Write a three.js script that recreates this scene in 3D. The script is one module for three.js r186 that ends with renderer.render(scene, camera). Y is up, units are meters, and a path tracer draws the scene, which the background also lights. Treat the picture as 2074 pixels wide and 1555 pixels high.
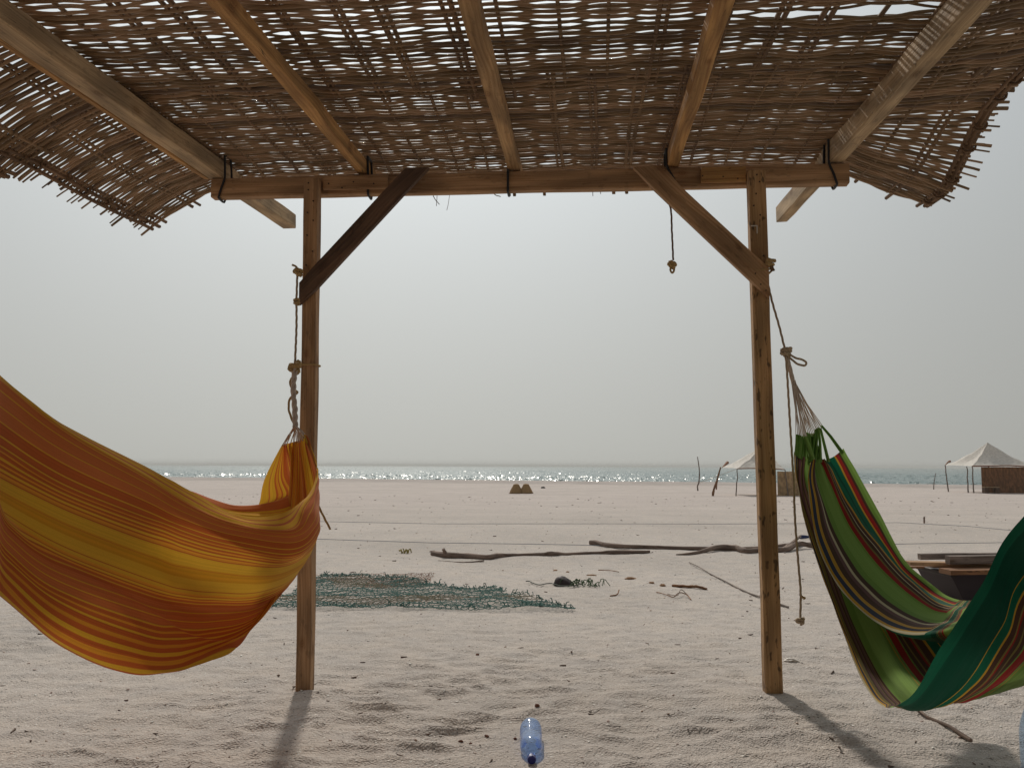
import * as THREE from 'three';
import { ImprovedNoise } from 'three/addons/math/ImprovedNoise.js';
import { mergeGeometries } from 'three/addons/utils/BufferGeometryUtils.js';

// ---------------------------------------------------------------- camera, sky, sun, exposure
const lin0 = (r, g, b) => new THREE.Color().setRGB(r, g, b);
const scene = new THREE.Scene();
const camera = new THREE.PerspectiveCamera(46.72, 4 / 3, 0.05, 20000);
camera.rotation.order = 'YXZ';
camera.position.set(0, 0.92, 0);
camera.rotation.set(Math.atan(166 / 1800), 0, 0.0039);
scene.add(camera);

const renderer = new THREE.WebGLRenderer({ antialias: true });
renderer.setSize(1024, 767);
renderer.toneMapping = THREE.LinearToneMapping;
renderer.toneMappingExposure = 1.0;
renderer.shadowMap.enabled = true;
renderer.shadowMap.type = THREE.PCFSoftShadowMap;

const sunDir = new THREE.Vector3(-0.155, 0.84, -1).normalize();   // hazy sun, high over the sea
{
  const w = 1024, h = 512, data = new Float32Array(w * h * 4);
  const d = new THREE.Vector3();
  for (let j = 0; j < h; j++) {
    const el = ((j + 0.5) / h - 0.5) * Math.PI;
    for (let i = 0; i < w; i++) {
      const az = ((i + 0.5) / w - 0.5) * 2 * Math.PI;
      d.set(Math.cos(el) * Math.cos(az), Math.sin(el), Math.cos(el) * Math.sin(az));
      const ang = Math.acos(Math.min(1, Math.max(-1, d.dot(sunDir)))) * 180 / Math.PI;
      const L = 0.235 + 1.28 * Math.exp(-ang / 25);
      const t = Math.min(1, Math.max(0, el / 0.35));              // dust-yellow low, slightly blue higher up
      const k = (j * w + i) * 4;
      data[k] = L * (1.0 - 0.045 * t); data[k + 1] = L * (1.0 + 0.005 * t); data[k + 2] = L * (0.93 + 0.09 * t); data[k + 3] = 1;
    }
  }
  const sky = new THREE.DataTexture(data, w, h, THREE.RGBAFormat, THREE.FloatType);
  sky.mapping = THREE.EquirectangularReflectionMapping;
  sky.magFilter = sky.minFilter = THREE.LinearFilter;
  sky.needsUpdate = true;
  scene.background = sky;
  scene.environment = sky;
}
scene.fog = new THREE.FogExp2(lin0(0.9, 0.9, 0.86), 0.00035);      // dust haze
const sun = new THREE.DirectionalLight(new THREE.Color().setRGB(1.0, 0.93, 0.83), 2.3);
sun.position.copy(sunDir).multiplyScalar(40);
sun.castShadow = true;
sun.shadow.mapSize.set(4096, 4096);
sun.shadow.radius = 5.5;
sun.shadow.camera.left = sun.shadow.camera.bottom = -14;
sun.shadow.camera.right = sun.shadow.camera.top = 14;
sun.shadow.camera.far = 120;
scene.add(sun);
scene.add(sun.target);

// ---------------------------------------------------------------- helpers
function rng(seed) {
  let a = seed >>> 0;
  return () => {
    a = (a + 0x6D2B79F5) >>> 0;
    let t = a;
    t = Math.imul(t ^ (t >>> 15), t | 1);
    t ^= t + Math.imul(t ^ (t >>> 7), t | 61);
    return ((t ^ (t >>> 14)) >>> 0) / 4294967296;
  };
}
const rand = rng(77);
const perlin = new ImprovedNoise();
const n3 = (x, y, z) => perlin.noise(x + 91.3, y + 37.7, z + 13.1);
const clamp = (x, a = 0, b = 1) => Math.min(b, Math.max(a, x));
const smooth = (x) => { const t = clamp(x); return t * t * (3 - 2 * t); };
const V = (p) => new THREE.Vector3(p[0], p[1], p[2]);
const used = {};
function numbered(name) {
  const k = used[name] = (used[name] ?? -1) + 1;
  return k ? `${name}_${String(k).padStart(3, '0')}` : name;
}
function tag(o, label, category, group, kind) {
  if (label) o.userData.label = label;
  if (category) o.userData.category = category;
  if (group) o.userData.group = group;
  if (kind) o.userData.kind = kind;
  return o;
}
function base(name, pos = [0, 0, 0], turn = 0) {
  const g = new THREE.Group();
  g.name = numbered(name);
  g.position.set(...pos);
  g.rotation.y = turn;
  scene.add(g);
  return g;
}
const counters = new Map();
function part(parent, name, geo, mat) {
  const m = new THREE.Mesh(geo, mat);
  m.castShadow = m.receiveShadow = true;
  if (parent === scene) m.name = numbered(name);
  else {
    const c = counters.get(parent) ?? {};
    counters.set(parent, c);
    c[name] = (c[name] ?? -1) + 1;
    m.name = c[name] ? `${name}_${String(c[name]).padStart(3, '0')}` : name;
  }
  parent.add(m);
  return m;
}
// tube along points; radius is a number or f(s 0..1, angle)
function tube(pts, radius, radial = 6, caps = true, flat = 1) {
  const n = pts.length, pos = [], nor = [], uv = [], idx = [];
  const T = [], frame = [];
  for (let i = 0; i < n; i++) T.push(pts[Math.min(n - 1, i + 1)].clone().sub(pts[Math.max(0, i - 1)]).normalize());
  let N = new THREE.Vector3(0, 1, 0);
  if (Math.abs(T[0].y) > 0.9) N.set(1, 0, 0);
  let len = 0;
  for (let i = 0; i < n; i++) {
    N = N.clone().addScaledVector(T[i], -N.dot(T[i])).normalize();
    const B = T[i].clone().cross(N);
    if (i) len += pts[i].distanceTo(pts[i - 1]);
    for (let j = 0; j <= radial; j++) {
      const a = j / radial * Math.PI * 2, r = typeof radius === 'function' ? radius(i / (n - 1), a) : radius;
      const d = N.clone().multiplyScalar(Math.cos(a) * flat).addScaledVector(B, Math.sin(a));
      pos.push(pts[i].x + d.x * r, pts[i].y + d.y * r, pts[i].z + d.z * r);
      d.normalize();
      nor.push(d.x, d.y, d.z);
      uv.push(j / radial * 6.283 * (typeof radius === 'function' ? radius(i / (n - 1), 0) : radius), len);
    }
  }
  const w = radial + 1;
  for (let i = 0; i < n - 1; i++) for (let j = 0; j < radial; j++) {
    const a = i * w + j, b = a + 1, c = a + w, d = c + 1;
    idx.push(a, b, c, b, d, c);
  }
  if (caps) for (const [i, s] of [[0, -1], [n - 1, 1]]) {
    const k = pos.length / 3;
    pos.push(pts[i].x, pts[i].y, pts[i].z); nor.push(T[i].x * s, T[i].y * s, T[i].z * s); uv.push(0, 0);
    for (let j = 0; j <= radial; j++) {
      const q = (i * w + j) * 3;
      pos.push(pos[q], pos[q + 1], pos[q + 2]); nor.push(T[i].x * s, T[i].y * s, T[i].z * s);
      uv.push(Math.cos(j) * 0.01, Math.sin(j) * 0.01);
    }
    for (let j = 0; j < radial; j++) s > 0 ? idx.push(k, k + 1 + j, k + 2 + j) : idx.push(k, k + 2 + j, k + 1 + j);
  }
  const g = new THREE.BufferGeometry();
  g.setAttribute('position', new THREE.Float32BufferAttribute(pos, 3));
  g.setAttribute('normal', new THREE.Float32BufferAttribute(nor, 3));
  g.setAttribute('uv', new THREE.Float32BufferAttribute(uv, 2));
  g.setIndex(idx);
  return g;
}
function curve(points, n, tension = 0.5) {
  return new THREE.CatmullRomCurve3(points.map((p) => p.isVector3 ? p : V(p)), false, 'catmullrom', tension).getPoints(n);
}
// laid rope: three strands twisted round a path
function rope(points, R, n = 60, turns = 55, strands = 3) {
  const c = new THREE.CatmullRomCurve3(points.map((p) => p.isVector3 ? p : V(p)));
  const L = c.getLength(), N = Math.max(n, Math.ceil(L * 160)), pts = c.getSpacedPoints(N);
  const out = [];
  for (let s = 0; s < strands; s++) {
    const q = [];
    let up = new THREE.Vector3(0.31, 0.2, 0.93);
    for (let i = 0; i <= N; i++) {
      const t = pts[Math.min(N, i + 1)].clone().sub(pts[Math.max(0, i - 1)]).normalize();
      up = up.clone().addScaledVector(t, -up.dot(t)).normalize();
      const b = t.clone().cross(up), a = s / strands * 6.2832 + i / N * L * turns;
      q.push(pts[i].clone().addScaledVector(up, Math.cos(a) * R * 0.5).addScaledVector(b, Math.sin(a) * R * 0.5));
    }
    out.push(tube(q, R * 0.58, 5));
  }
  return mergeGeometries(out);
}
// a knot: a few tight turns of rope round a point
function knot(center, R, axis = [0, 1, 0], turns = 2.6, spread = 0.8, seed = 1) {
  const r = rng(seed), A = V(axis).normalize();
  let U = new THREE.Vector3(1, 0.2, 0.1); U.addScaledVector(A, -U.dot(A)).normalize();
  const W = A.clone().cross(U), c = V(center), pts = [];
  const K = Math.round(turns * 9);
  for (let i = 0; i <= K; i++) {
    const s = i / K, a = s * turns * 6.2832, q = R * 1.75 * (1 + 0.25 * (r() - 0.5));
    pts.push(c.clone().addScaledVector(A, (s - 0.5) * R * 3.6 * spread + 0.5 * R * Math.sin(a * 0.7)).addScaledVector(U, Math.cos(a) * q).addScaledVector(W, Math.sin(a) * q));
  }
  pts.push(c.clone().addScaledVector(A, -R * 1.5).addScaledVector(U, R * 0.6));
  pts.push(c.clone().addScaledVector(A, -R * 2.6 * spread));
  return rope(pts, R, 70, 150);
}
// sawn timber with chamfered long edges, along +y from 0 to len (x: width, z: depth)
function timber(len, w, d, seed = 1, bow = 0.002, chamfer = 0.004) {
  const c = Math.min(chamfer, w * 0.2, d * 0.2), a = w / 2, b = d / 2, r = rng(seed);
  const sec = [[a, b - c], [a - c, b], [-a + c, b], [-a, b - c], [-a, -b + c], [-a + c, -b], [a - c, -b], [a, -b + c]];
  const N = Math.max(2, Math.round(len / 0.09)), pos = [], uv = [], idx = [], o = r() * 50;
  const per = [0]; for (let i = 0; i < 8; i++) per.push(per[i] + Math.hypot(sec[(i + 1) % 8][0] - sec[i][0], sec[(i + 1) % 8][1] - sec[i][1]));
  for (let i = 0; i < 8; i++) {
    const k0 = pos.length / 3;
    for (let j = 0; j <= N; j++) {
      const y = j / N * len;
      for (const e of [0, 1]) {
        const q = (i + e) % 8, p = sec[q];
        const jx = bow * 1.6 * n3(o + q * 0.4, y * 3, 0.5) + bow * n3(o, y * 1.1, 9), jz = bow * 1.6 * n3(o + q * 0.4, y * 3, 7.5) + bow * n3(o, y * 1.1, 4);
        pos.push(p[0] + jx, y, p[1] + jz);
        uv.push(per[i + e] + o, y + o);
      }
    }
    for (let j = 0; j < N; j++) { const k = k0 + j * 2; idx.push(k, k + 2, k + 1, k + 1, k + 2, k + 3); }
  }
  for (const [y, s] of [[0, -1], [len, 1]]) {
    const k0 = pos.length / 3;
    for (let q = 0; q < 8; q++) {
      const p = sec[q];
      pos.push(p[0] + bow * 1.6 * n3(o + q * 0.4, y * 3, 0.5) + bow * n3(o, y * 1.1, 9), y, p[1] + bow * 1.6 * n3(o + q * 0.4, y * 3, 7.5) + bow * n3(o, y * 1.1, 4));
      uv.push(p[0] + o, p[1] * 0.3 + o);
    }
    for (let q = 1; q < 7; q++) s > 0 ? idx.push(k0, k0 + q + 1, k0 + q) : idx.push(k0, k0 + q, k0 + q + 1);
  }
  const g = new THREE.BufferGeometry();
  g.setAttribute('position', new THREE.Float32BufferAttribute(pos, 3));
  g.setAttribute('uv', new THREE.Float32BufferAttribute(uv, 2));
  g.setIndex(idx);
  const f = g.toNonIndexed(); f.computeVertexNormals();
  return f;
}
// a timber laid from a to b; roll turns it round its own axis
function timberFrom(a, b, w, d, seed, roll = 0, bow) {
  const A = V(a), B = V(b), g = timber(A.distanceTo(B), w, d, seed, bow);
  const y = B.clone().sub(A).normalize();
  let z = new THREE.Vector3(0, 0, 1);
  if (Math.abs(y.z) > 0.9) z.set(0, 1, 0);
  z.addScaledVector(y, -z.dot(y)).normalize();
  const x = y.clone().cross(z);
  const m = new THREE.Matrix4().makeBasis(x, y, z).multiply(new THREE.Matrix4().makeRotationY(roll));
  m.setPosition(A);
  g.applyMatrix4(m);
  return g;
}
function colorTexture(w, h, f, repeat = [1, 1], srgb = false) {
  const data = new Uint8Array(w * h * 4), c = [0, 0, 0];
  const enc = (x) => Math.round(255 * clamp(x <= 0.0031308 ? 12.92 * x : 1.055 * Math.pow(x, 1 / 2.4) - 0.055));
  for (let j = 0; j < h; j++) for (let i = 0; i < w; i++) {
    f(i / w, j / h, c, i, j);
    const k = (j * w + i) * 4;
    data[k] = enc(c[0]); data[k + 1] = enc(c[1]); data[k + 2] = enc(c[2]); data[k + 3] = 255;
  }
  const t = new THREE.DataTexture(data, w, h);
  t.colorSpace = THREE.SRGBColorSpace;
  t.wrapS = t.wrapT = THREE.RepeatWrapping;
  t.magFilter = t.minFilter = THREE.LinearFilter;
  t.repeat.set(...repeat);
  t.needsUpdate = true;
  return t;
}
function valueTexture(w, h, f, repeat = [1, 1]) {
  const data = new Uint8Array(w * h * 4);
  for (let j = 0; j < h; j++) for (let i = 0; i < w; i++) {
    const v = Math.round(255 * clamp(f(i / w, j / h, i, j))), k = (j * w + i) * 4;
    data[k] = data[k + 1] = data[k + 2] = v; data[k + 3] = 255;
  }
  const t = new THREE.DataTexture(data, w, h);
  t.wrapS = t.wrapT = THREE.RepeatWrapping;
  t.magFilter = t.minFilter = THREE.LinearFilter;
  t.repeat.set(...repeat);
  t.needsUpdate = true;
  return t;
}
// gradient noise that tiles with period 1 in u and v
const gradTable = (() => { const r = rng(404), t = []; for (let k = 0; k < 4096; k++) { const a = r() * 6.2832; t.push(Math.cos(a), Math.sin(a)); } return t; })();
function tileNoise(u, v, fu, fv, seed) {
  fu = Math.max(1, Math.round(fu)); fv = Math.max(1, Math.round(fv));
  const x = u * fu, y = v * fv, x0 = Math.floor(x), y0 = Math.floor(y), fx = x - x0, fy = y - y0, s = Math.floor(seed * 97);
  const dot = (ix, iy, dx, dy) => {
    const X = ((ix % fu) + fu) % fu, Y = ((iy % fv) + fv) % fv;
    let q = Math.imul(X + 1, 374761393) ^ Math.imul(Y + 7, 668265263) ^ Math.imul(s + 13, 1274126177);
    q = Math.imul(q ^ (q >>> 15), 2246822519); q = (q ^ (q >>> 13)) & 4095;
    return gradTable[q * 2] * dx + gradTable[q * 2 + 1] * dy;
  };
  const a = fx * fx * fx * (fx * (fx * 6 - 15) + 10), b = fy * fy * fy * (fy * (fy * 6 - 15) + 10);
  const p = dot(x0, y0, fx, fy), q = dot(x0 + 1, y0, fx - 1, fy), r = dot(x0, y0 + 1, fx, fy - 1), t = dot(x0 + 1, y0 + 1, fx - 1, fy - 1);
  return 1.3 * ((p + (q - p) * a) * (1 - b) + (r + (t - r) * a) * b);
}
const std = (o) => new THREE.MeshStandardMaterial(o);
const lin = (r, g, b) => new THREE.Color().setRGB(r, g, b);

// wood: uv are metres, texture spans 0.25 m across the grain and 1.2 m along it
const grainBump = valueTexture(256, 512, (u, v) => 0.5 + 0.5 * tileNoise(u, v, 40, 5, 3) + 0.3 * tileNoise(u, v, 110, 12, 8), [4, 1 / 1.2]);
function wood(light, dark, stain, seed, rough = 0.85) {
  const kr = rng(seed * 31 + 7), knots = []; for (let k = 0; k < 7; k++) knots.push([kr(), kr(), 0.005 + 0.007 * kr()]);
  const map = colorTexture(512, 1024, (u, v, c) => {
    const warp = 0.05 * tileNoise(u, v, 3, 4, seed);
    const g = clamp(0.5 + 0.75 * tileNoise(u + warp, v, 34, 3.2, seed + 2) + 0.35 * tileNoise(u, v, 120, 16, seed + 5));
    const patch = smooth(0.5 + 1.1 * tileNoise(u, v, 5, 5, seed + 9));
    const blot = smooth((tileNoise(u, v, 12, 20, seed + 4) + 0.5 * tileNoise(u, v, 30, 55, seed + 6) - 0.33) * 3.5) * stain;
    let kn = 0;
    for (const [a, b, s] of knots) { let dx = Math.abs(u - a); dx = Math.min(dx, 1 - dx) * 0.25; let dy = Math.abs(v - b); dy = Math.min(dy, 1 - dy) * 1.2 * 0.45; const q = Math.hypot(dx, dy) / s; if (q < 2.2) kn = Math.max(kn, q < 1 ? 0.75 - 0.25 * Math.cos(q * 14) : 0.5 * (2.2 - q) / 1.2); }
    const crack = clamp((tileNoise(u + 0.02 * tileNoise(u, v, 4, 6, seed + 8), v, 26, 2, seed + 15) > 0.0 && Math.abs(tileNoise(u + 0.02 * tileNoise(u, v, 4, 6, seed + 8), v, 26, 2, seed + 15)) < 0.022 ? 1 : 0) * smooth(2.5 * tileNoise(u, v, 6, 4, seed + 18)));
    for (let i = 0; i < 3; i++) c[i] = (1 - 0.65 * kn * (0.7 + 0.3 * i / 2)) * (1 - 0.75 * crack) * (light[i] * g + dark[i] * (1 - g)) * (0.72 + 0.45 * patch) * (1 - 0.7 * blot);
  }, [4, 1 / 1.2]);
  return std({ map, bumpMap: grainBump, bumpScale: 0.0012, roughness: rough });
}
const M = {
  pine: wood([0.47, 0.29, 0.135], [0.30, 0.165, 0.065], 0.25, 11),
  pineOrange: wood([0.50, 0.28, 0.10], [0.32, 0.155, 0.05], 0.2, 21),
  pineSpotted: wood([0.46, 0.28, 0.13], [0.30, 0.165, 0.07], 0.95, 31),
  pinePale: wood([0.48, 0.345, 0.205], [0.31, 0.205, 0.11], 0.3, 41),
  pineBrown: wood([0.44, 0.265, 0.14], [0.29, 0.16, 0.075], 0.3, 51),
  pineDark: wood([0.15, 0.085, 0.05], [0.085, 0.046, 0.028], 0.3, 61),
  driftwood: wood([0.27, 0.195, 0.155], [0.15, 0.10, 0.075], 0.4, 71, 0.95),
  greyWood: wood([0.25, 0.20, 0.17], [0.15, 0.115, 0.095], 0.35, 81, 0.95),
  ply: wood([0.46, 0.31, 0.165], [0.38, 0.24, 0.12], 0.25, 91, 0.9),
  rustWood: wood([0.27, 0.13, 0.055], [0.16, 0.075, 0.035], 0.8, 101, 0.9),
  rope: std({ color: lin(0.40, 0.27, 0.12), roughness: 0.95 }),
  ropePale: std({ color: lin(0.40, 0.30, 0.20), roughness: 0.95 }),
  ropeDark: std({ color: lin(0.16, 0.095, 0.05), roughness: 0.95 }),
  cord: std({ color: lin(0.52, 0.42, 0.34), roughness: 0.9 }),
  strap: std({ color: lin(0.012, 0.012, 0.014), roughness: 0.6 }),
  nail: std({ color: lin(0.03, 0.022, 0.018), roughness: 0.6, metalness: 0.5 }),
  chalk: std({ color: lin(0.6, 0.56, 0.5), roughness: 1 }),
};
// ---------------------------------------------------------------- sand, sea
const crestAt = (x) => { const c = 118 - 0.36 * x; return c < 70 ? 40 + 30 * Math.exp((c - 70) / 30) : c; };
function beachProfile(x, d) {
  let y = -1.15 * smooth((d - 8) / 60);
  const over = d - crestAt(x);
  if (over > -14) y += 0.16 * smooth((over + 14) / 12) - 2.2 * smooth((over - 2) / 22);      // low berm, then down to the water
  return y;
}
function dents(x, z) {      // footprints and wind scoops: soft crescents with a steeper far wall
  let h = 0;
  const S = 0.115, X = x / (S * 1.35), Z = z / S, ix = Math.floor(X), iz = Math.floor(Z);
  for (let i = -1; i <= 1; i++) for (let j = -1; j <= 1; j++) {
    const cx = ix + i, cz = iz + j;
    let q = Math.imul(cx * 374761393 + cz * 668265263, 1274126177); q ^= q >>> 13; q = Math.imul(q, 1103515245);
    const r1 = ((q >>> 8) & 255) / 255, r2 = ((q >>> 16) & 255) / 255, r3 = (q >>> 24) / 255;
    if (r3 < 0.25) continue;
    const dx = (X - cx - r1) * 1.0, dz = (Z - cz - r2) * (1.15 + 0.4 * r1), s = dx * dx + dz * dz;
    if (s < 1.6) { const f = Math.exp(-s * s * 9.0), rim = Math.exp(-((Math.sqrt(s) - 0.72) ** 2) * 22); h -= (0.35 + r3) * (f * (0.9 - 0.7 * dz) - 0.42 * rim * (0.6 + 0.5 * Math.sign(dz) * Math.min(1, Math.abs(dz) * 2))); }
  }
  return h < 0 ? -0.8 * Math.tanh(-h / 0.8) : h;
}
function groundY(x, z) {
  const d = -z;
  let y = beachProfile(x, d);
  y += 0.042 * Math.exp(-((x - 1.12) ** 2 + (z + 3.55) ** 2) / 0.5);                            // sand drifted against the post
  const near = (1 - 0.85 * Math.exp(-(((x - 0.07) / 0.16) ** 2) - ((z + 2.93) / 0.3) ** 2)) / (1 + Math.max(0, d - 5) * 0.06), r = Math.hypot(x, z);
  if (r < 60) {
    const w = 0.5 * n3(x * 1.3, z * 1.3, 4);
    const trod = clamp(0.65 + 1.0 * n3(x * 0.45, z * 0.45, 21), 0.2, 1.15) * (d < 4.6 ? 1 : 0.22 + 0.78 * Math.exp(-(d - 4.6) / 0.9));
    y += 0.019 * dents(x + w * 0.3, z + w * 0.2) * trod * near;
    y += 0.012 * n3(x * 2.1 + w, z * 4.0, 1) * near * (0.15 + 0.85 * trod) * (0.35 + 0.65 * smooth((6 - d) / 2.5)) + 0.007 * n3(x * 6 + w * 3, z * 9, 2) * near;
    y += 0.005 * n3(x * 10, z * 14, 3) * near + 0.0012 * n3(x * 24, z * 25, 13) * near;
  }
  y += 0.03 * n3(x * 0.35, z * 0.35, 5) * smooth((d - 5) / 8) + 0.06 * n3(x * 0.09, z * 0.12, 6) * smooth((d - 14) / 25);
  return y;
}
const sandMap = (() => {
  const r = rng(5);
  const w = 1024, spec = new Float32Array(w * w);
  for (let k = 0; k < 8500; k++) {                                                              // shell grit and dark grains
    const x = Math.floor(r() * w), y = Math.floor(r() * w), s = r() < 0.42 ? 0.5 + 0.6 * r() : -(0.25 + 0.35 * r()), big = r() < 0.18;
    for (let a = 0; a < (big ? 4 : 2); a++) for (let b = 0; b < (big ? 3 : 2); b++) spec[((y + b) % w) * w + (x + a) % w] = s;
  }
  return colorTexture(w, w, (u, v, c, i, j) => {
    const a = tileNoise(u, v, 9, 9, 2), b = tileNoise(u, v, 45, 45, 6), g = (r() - 0.5);
    const m = 1 + 0.10 * a + 0.09 * b + 0.20 * g, s = spec[j * w + i];
    c[0] = 0.475 * m; c[1] = 0.42 * m * (1 - 0.02 * a); c[2] = 0.375 * m * (1 - 0.05 * a);
    if (s > 0) { c[0] += (0.75 - c[0]) * s; c[1] += (0.73 - c[1]) * s; c[2] += (0.68 - c[2]) * s; } else if (s < 0) { for (let q = 0; q < 3; q++) c[q] *= 1 + s * 1.5; }
  }, [1 / 1.7, 1 / 1.7]);
})();
const sandBump = valueTexture(512, 512, (u, v) => 0.5 + 0.35 * tileNoise(u, v, 60, 60, 4) + 0.5 * tileNoise(u, v, 150, 150, 9), [1 / 0.9, 1 / 0.9]);
{
  const zs = [], xs = [];
  for (let z = 26; z > -1.6; z -= (z > 1 ? 1.6 : 0.08)) zs.push(z);
  for (let d = 1.6; d < 290; d *= d < 9 ? 1.0042 : d < 40 ? 1.0075 : 1.018) zs.push(-d);
  const NX = 620;
  for (let i = 0; i <= NX; i++) xs.push(-1 + 2 * i / NX);
  const outer = []; for (let k = 1; k <= 16; k++) outer.push(Math.pow(k / 16, 1.7));
  const cols = NX + 1 + 32, pos = [], uv = [], col = [], idx = [];
  for (const z of zs) {
    const d = Math.max(1.6, -z), W = 0.72 * d + 0.75, E = 420 + 0.6 * d;
    const row = [...outer.map((k) => -W - (E - W) * k).reverse(), ...xs.map((t) => W * t), ...outer.map((k) => W + (E - W) * k)];
    for (const x of row) {
      pos.push(x, groundY(x, z), z);
      uv.push(x, -z);
      const dd = -z, wet = smooth((dd - crestAt(x) - 3) / 7);
      let m = 1 + 0.10 * n3(x * 0.8, z * 0.8, 31) + 0.09 * n3(x * 0.15, z * 0.3, 33);
      const band = smooth((dd - crestAt(x) + 16 + 5 * n3(x * 0.08, 0, 3)) / 3) * (0.5 + 0.5 * n3(x * 0.35, z * 0.9, 8));   // wrack lines below the berm
      m *= 1 - 0.4 * band; m *= 1 - 0.45 * wet;
      const far = smooth((dd - 6) / 30);
      col.push(m * (1 + 0.02 * far), m, m * (1 + 0.02 * far));
    }
  }
  for (let j = 0; j < zs.length - 1; j++) for (let i = 0; i < cols - 1; i++) {
    const a = j * cols + i, b = a + 1, c = a + cols, e = c + 1;
    idx.push(a, b, c, b, e, c);
  }
  const g = new THREE.BufferGeometry();
  g.setAttribute('position', new THREE.Float32BufferAttribute(pos, 3));
  g.setAttribute('uv', new THREE.Float32BufferAttribute(uv, 2));
  g.setAttribute('color', new THREE.Float32BufferAttribute(col, 3));
  g.setIndex(idx);
  g.computeVertexNormals();
  const m = part(scene, 'beach', g, std({ map: sandMap, bumpMap: sandBump, bumpScale: 0.006, roughness: 1, vertexColors: true }));
  tag(m, 'pale beige trodden sand beach running down to the sea', null, null, 'structure');
}
{
  // choppy sea: rows of small steep waves out to the horizon
  const r = rng(9), zs = [], cols = 1100, pos = [], idx = [];
  for (let d = 78; d < 16000; d *= d < 520 ? 1.0062 : 1.02) zs.push(d);
  for (let j = 0; j < zs.length; j++) {
    const d = zs[j], step = d * (d < 520 ? 0.0062 : 0.02), rough = [], wid = [0.75 * d, 0.95 * d + 400];
    for (let i = 0; i <= cols + 6; i++) rough.push(r() - 0.5);
    const amp = Math.min(0.42 * step, 0.5);
    for (let i = 0; i <= cols; i++) {
      const t = i / cols * 2 - 1, x = wid[0] * t + Math.sign(t) * (wid[1] - wid[0]) * Math.pow(Math.max(0, Math.abs(t) - 0.96) / 0.04, 2), cell = 1.5 * d / cols;
      const h = 0.85 * (rough[i] * 0.5 + rough[i + 1] * 0.8 + rough[i + 2] + rough[i + 3] + rough[i + 4] + rough[i + 5] * 0.8 + rough[i + 6] * 0.5);
      const gust = 0.7 + 0.6 * n3(x * 0.01, d * 0.02, 3);
      pos.push(x + (r() - 0.5) * cell * 0.6, -1.95 + amp * gust * (h * 0.62 + 0.5 * n3(x / (cell * 14), j * 0.45, 1)), -d + (r() - 0.5) * step * 0.5);
    }
  }
  for (let j = 0; j < zs.length - 1; j++) for (let i = 0; i < cols; i++) {
    const a = j * (cols + 1) + i, b = a + 1, c = a + cols + 1, e = c + 1;
    idx.push(a, b, c, b, e, c);
  }
  const g = new THREE.BufferGeometry();
  g.setAttribute('position', new THREE.Float32BufferAttribute(pos, 3));
  g.setIndex(idx);
  
  const m = part(scene, 'sea', g, new THREE.MeshPhysicalMaterial({ color: lin(0.13, 0.19, 0.185), roughness: 0.26, ior: 1.33, flatShading: true }));
  tag(m, 'grey green choppy sea glittering under the hazy sun', null, null, 'structure');
}

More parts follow.
